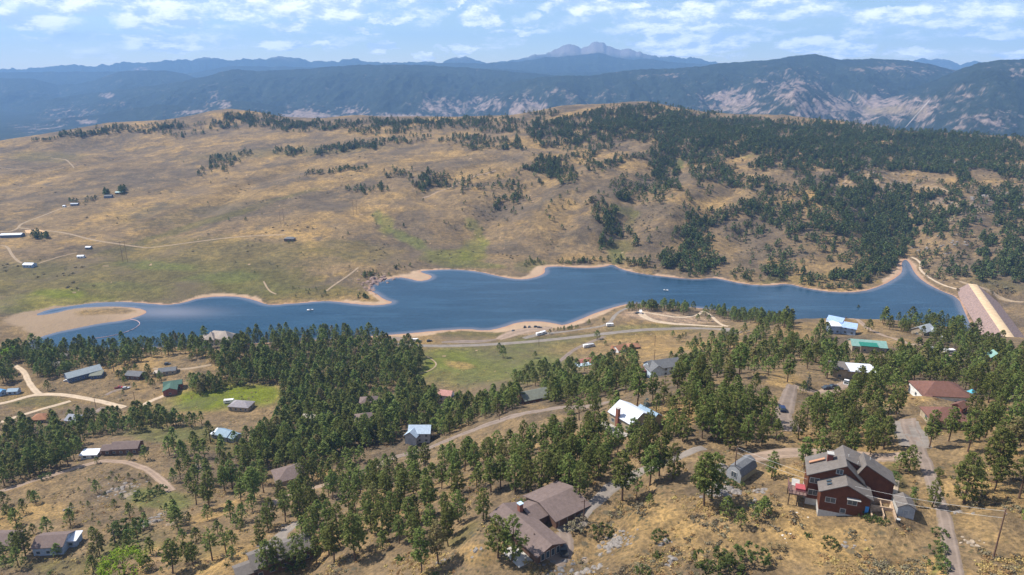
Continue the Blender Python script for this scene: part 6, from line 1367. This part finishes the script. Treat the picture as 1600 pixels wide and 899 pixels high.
# ---- far slopes: density painted by stands (px, py, rx, ry, angle, trees, clumpiness)
farpts = []
CLEAR = [(850,236,40,6,10),(822,222,14,10,70),(1160,252,30,9,-12),(1112,320,38,11,-5),(1020,186,26,3,-28),(895,178,50,5,-14),(1415,276,14,9,30),(1323,288,17,8,20),(985,258,22,5,-6),(1062,258,7,9,0),(760,262,60,8,-8),(1150,395,40,12,0),(1455,296,34,4,8),(1540,280,30,14,20),(1470,280,30,8,10),(1165,345,20,6,0),(1010,340,40,16,-20),(690,215,30,4,-16)]
def stand(px, py, rx, ry, n, ang=0, hm=(6.5, 11), clump=.6, seed=0):
    r = np.random.default_rng(5000+int(px*7+py*13)+seed); a = math.radians(ang); q = []
    while len(q) < n*4:
        t_ = r.random((n*8, 2))*2-1; t_ = t_[(t_**2).sum(1) < 1]; q = t_
    x = px+q[:, 0]*rx*math.cos(a)-q[:, 1]*ry*math.sin(a); y = py+q[:, 0]*rx*math.sin(a)+q[:, 1]*ry*math.cos(a)
    wa = 13*fbm(x/30, y/16, 3, 800); wb = 5.5*fbm(x/30+50, y/16, 3, 801); x = x+wa*1.6; y = y+wb*1.6
    w_ = hits(x, y); ok = ~np.isnan(w_[:, 0]) & (w_[:, 1] > 640); w_ = w_[ok]
    sdd = poly_sd(w_[:, 0], w_[:, 1], lake_w); w_ = w_[sdd > 7]
    nn = fbm(w_[:, 0]/70, w_[:, 1]/70, 4, 900); keep = r.random(len(nn)) < (1-clump)+clump*sstep(-.15, .25, nn)
    w_ = w_[keep][:n]
    qx, qy, _ = w2px(w_[:, 0], w_[:, 1], w_[:, 2])
    for (cx_, cy_, ra, rb, an) in CLEAR:
        c_, s_ = math.cos(math.radians(an)), math.sin(math.radians(an)); dx, dy = qx-cx_, qy-cy_
        ok = ((dx*c_+dy*s_)/ra)**2+((-dx*s_+dy*c_)/rb)**2 > 1+.5*(r.random(len(qx))-.5); w_ = w_[ok]; qx = qx[ok]; qy = qy[ok]
    for p in w_: farpts.append((p[0], p[1], p[2]-.2, r.uniform(*hm)/PH, int(r.random() < .4)))
S = stand
# dense upper forest on the right, and along the ridge
S(1250,215,330,26,2600,2,clump=.35); S(1380,235,260,30,1900,6,clump=.35); S(1180,240,170,26,900,3,clump=.45); S(980,185,150,18,1300,-4,clump=.3); S(1080,200,120,18,900,3,clump=.3)
S(820,200,110,14,650,4,clump=.5); S(890,215,90,14,500,-6,clump=.5); S(760,225,90,9,320,5,clump=.6); S(560,196,110,8,420,-2,clump=.4); S(640,200,90,9,330,-5,clump=.5); S(700,190,60,5,160,0); S(480,200,60,8,160,-4)
S(400,186,50,10,330,2,clump=.2); S(370,195,40,10,150,0); S(300,205,60,9,90,-5); S(200,203,90,6,170,-4,clump=.3); S(120,211,70,3,110,-8,clump=.2); S(440,196,30,6,100); S(255,197,40,5,80,-5,clump=.3)
S(600,225,90,7,190,-6,clump=.3); S(540,233,60,7,140,-6,clump=.3); S(455,238,25,6,70,-5,clump=.2); S(345,258,38,11,60,-22,clump=.4); S(350,256,20,10,45,-20,clump=.2); S(385,240,10,5,14)
S(530,268,50,3,55,-9,clump=.2); S(580,298,38,6,48,-3,clump=.3); S(666,286,15,16,60,10,clump=.2); S(700,280,60,12,40,-8); S(620,275,30,8,24); S(690,290,14,6,20); S(720,285,40,8,20,-15); S(800,285,60,14,34,10); S(760,305,50,12,22); S(790,320,24,8,18); S(810,312,12,8,16)
S(870,268,36,13,190,25,clump=.2); S(850,262,26,8,80); S(900,240,70,10,150,-10,clump=.6); S(960,255,50,9,70,-10); S(1038,250,24,30,300,0,clump=.15); S(1045,280,18,18,110,0,clump=.2); S(1000,300,50,22,90,10,clump=.4); S(980,308,14,10,45,0,clump=.1); S(1020,295,20,14,40); S(930,262,20,8,26)
S(1130,260,60,10,160,-3,clump=.4); S(1180,290,60,14,150,15,clump=.5); S(1110,275,40,12,70); S(940,335,20,12,40,0,clump=.2); S(955,350,9,20,50,0,clump=.1); S(930,320,10,8,12); S(985,352,10,8,18); S(945,385,6,12,22,0,clump=.1); S(970,365,10,8,22); S(990,380,6,8,10)
S(1080,300,40,8,14); S(1075,320,10,5,8); S(1130,335,60,14,90,-8,clump=.4); S(1160,330,40,14,70,0,clump=.3); S(1100,350,34,9,46,-15,clump=.3); S(1088,370,18,22,60,-60,clump=.15); S(1085,398,26,20,95,0,clump=.15); S(1090,420,24,10,66,0,clump=.1); S(1050,408,24,10,70,0,clump=.15); S(1060,370,12,9,16); S(1120,410,16,12,30); S(1010,415,60,7,36,3,clump=.4)
S(1170,365,30,14,26); S(1200,395,50,16,26); S(1240,350,60,24,150,20,clump=.5); S(1210,322,40,14,90,10,clump=.4)
S(1330,300,90,40,700,25,clump=.35); S(1290,330,60,22,260,35,clump=.35); S(1360,340,60,34,420,60,clump=.25); S(1390,370,40,40,290,75,clump=.2); S(1410,330,40,36,200,90,clump=.3); S(1370,400,34,26,150,70,clump=.25); S(1350,425,30,14,90,-30,clump=.3); S(1320,430,30,8,40,-20); S(1300,380,50,26,90,40,clump=.5); S(1390,415,16,14,70,0,clump=.2)
S(1450,320,60,36,260,0,clump=.45); S(1500,260,90,22,330,14,clump=.5); S(1560,290,50,30,240,40,clump=.5); S(1520,300,50,34,170,30,clump=.5); S(1580,340,30,40,180,0,clump=.4); S(1490,360,50,30,80,0,clump=.6); S(1560,390,40,26,130,20,clump=.4); S(1590,420,30,26,150,0,clump=.25); S(1545,425,30,14,70,0,clump=.3); S(1460,410,40,18,26); S(1500,425,16,8,24); S(1450,345,30,20,60)
S(1250,450,110,4,36,2,clump=.3,hm=(4,7)); S(1215,425,18,10,26); S(1240,420,30,8,18); S(1130,435,60,3,24,3,hm=(4,7)); S(930,410,60,5,30,0,hm=(4,8)); S(890,412,30,4,18,0,hm=(3,6)); S(1150,430,40,4,14,0,hm=(4,7)); S(1230,440,70,5,24)
S(830,410,10,8,18,0,hm=(3,6)); S(585,430,22,7,22,0,hm=(3,6)); S(560,467,14,2,14,0,hm=(3,5)); S(630,418,20,4,8,0,hm=(3,6)); S(490,458,60,6,12,0,hm=(2,4)); S(470,420,150,20,10,0,hm=(2,4)); S(600,370,80,16,10,0,hm=(3,5)); S(300,300,200,50,12,0,hm=(3,6)); S(700,330,120,40,16,0,hm=(4,7)); S(900,300,150,60,60,0,hm=(5,9)); S(1150,380,150,60,70,0,hm=(5,9)); S(1480,390,100,50,60,0,hm=(5,9))
S(66,370,14,5,22,0,hm=(7,11),clump=.0); S(167,307,8,4,16,0,hm=(8,13),clump=0); S(187,298,9,4,20,0,hm=(8,13),clump=0); S(140,315,14,2,9,0,hm=(5,8)); S(118,317,5,3,6,0,hm=(6,9)); S(455,377,8,2,5,0,hm=(3,4))
S(1230,200,420,10,1500,3,clump=.2); S(1500,225,110,10,500,6,clump=.25); S(900,180,40,4,60,-12)
S(1300,232,280,34,2300,3,clump=.1); S(1180,205,260,16,1300,3,clump=.1); S(1010,178,60,10,500,0,clump=.1); S(1420,240,120,24,700,8,clump=.1)
print('far trees', len(farpts), 'near stuff', len(stuff_near), 'cand', len(cand))
scatter('distant_pine_forest', farpts, src_far)
# ---- low plants on the near hillside
def tuft_mesh(n, size, matl, h):
    tb = TB()
    for _ in range(n): leaves(tb, np.array([rt.normal()*.35, rt.normal()*.35, h*(.3+.5*rt.random())]), size, 1, .25, .3+.5*rt.random())
    return tb.mesh('clump', [matl])
M_STRAW = leaf_mat('straw_grass', (.22, .15, .06), (.32, .23, .095), (.43, .32, .14), .1)
def low_thing(px, py, me, s_, name, cat, label, group=None):
    p = hit(px, py); o = bpy.data.objects.new(name, me); col.objects.link(o); o.location = (p[0], p[1], p[2]-.05); o.scale = (s_, s_, s_); return tag(o, label, cat, group)
sg = low_thing(1240, 815, tuft_mesh(34, .55, M_SAGE, .7), 1.3, 'sagebrush', 'shrub', 'grey sagebrush clump on the grass below the red timber house')
st = low_thing(1238, 840, tuft_mesh(26, .5, M_STRAW, .6), 1.2, 'grass_tuft', 'grass', 'straw-coloured grass tuft on the grass below the red timber house')
gs = low_thing(1262, 838, tuft_mesh(34, .5, M_SHRUB, .8), 1.3, 'green_shrub', 'shrub', 'small green shrub left of the stones below the red timber house')
r = np.random.default_rng(77); N_ = 26000
q = np.stack([r.random(N_)*1640-20, 560+r.random(N_)**.8*345], -1); w_ = hits(q[:, 0], np.minimum(q[:, 1], 899)+0*q[:, 0]); ok = ~np.isnan(w_[:, 0]) & (w_[:, 1] < 520) ; w_ = w_[ok]
lo_ = np.log(60); 
extra_u = r.random(5000)*1.9-.95; extra_y = np.exp(np.log(95)+r.random(5000)*(np.log(190)-np.log(95))); ew = np.stack([extra_u*extra_y, extra_y, height(extra_u*extra_y, extra_y)], -1)
w_ = np.vstack([w_, ew])
pn = fbm(w_[:, 0]/18, w_[:, 1]/18, 4, 402); ok = r.random(len(w_)) < sstep(-.12, .5, pn)*.85; w_ = w_[ok]; pn = fbm(w_[:, 0]/30, w_[:, 1]/30, 3, 403)
pts = []
for p, v in zip(w_, pn):
    if blocked(p) or any((p[0]-x)**2+(p[1]-y)**2 < (rr*.9)**2 for x, y, rr in avoid): continue
    k = 0 if v+r.normal()*.2 > .06 else 1
    if r.random() < .014: k = 2
    pts.append((p[0], p[1], p[2]-.05, r.uniform(.35, .95) if k != 2 else r.uniform(.7, 1.6), k))
scatter('grass_and_sage', pts, [sg, st, gs])
# sage specks on the slopes across the lake
fw = hits(*(lambda a: (a[:, 0], a[:, 1]))(np.stack([r.random(9000)*1600, 215+r.random(9000)*245], -1))); fw = fw[~np.isnan(fw[:, 0]) & (fw[:, 1] > 650)]; fw = fw[poly_sd(fw[:, 0], fw[:, 1], lake_w) > 12]
fn = fbm(fw[:, 0]/90, fw[:, 1]/90, 4, 500)+.35*sstep(-200, 500, fw[:, 0])-.12; fw = fw[r.random(len(fw)) < sstep(0, .5, fn)]
scatter('sage_cover', [(p[0], p[1], p[2]-.1, r.uniform(1.0, 2.4), 0) for p in fw], [sg])
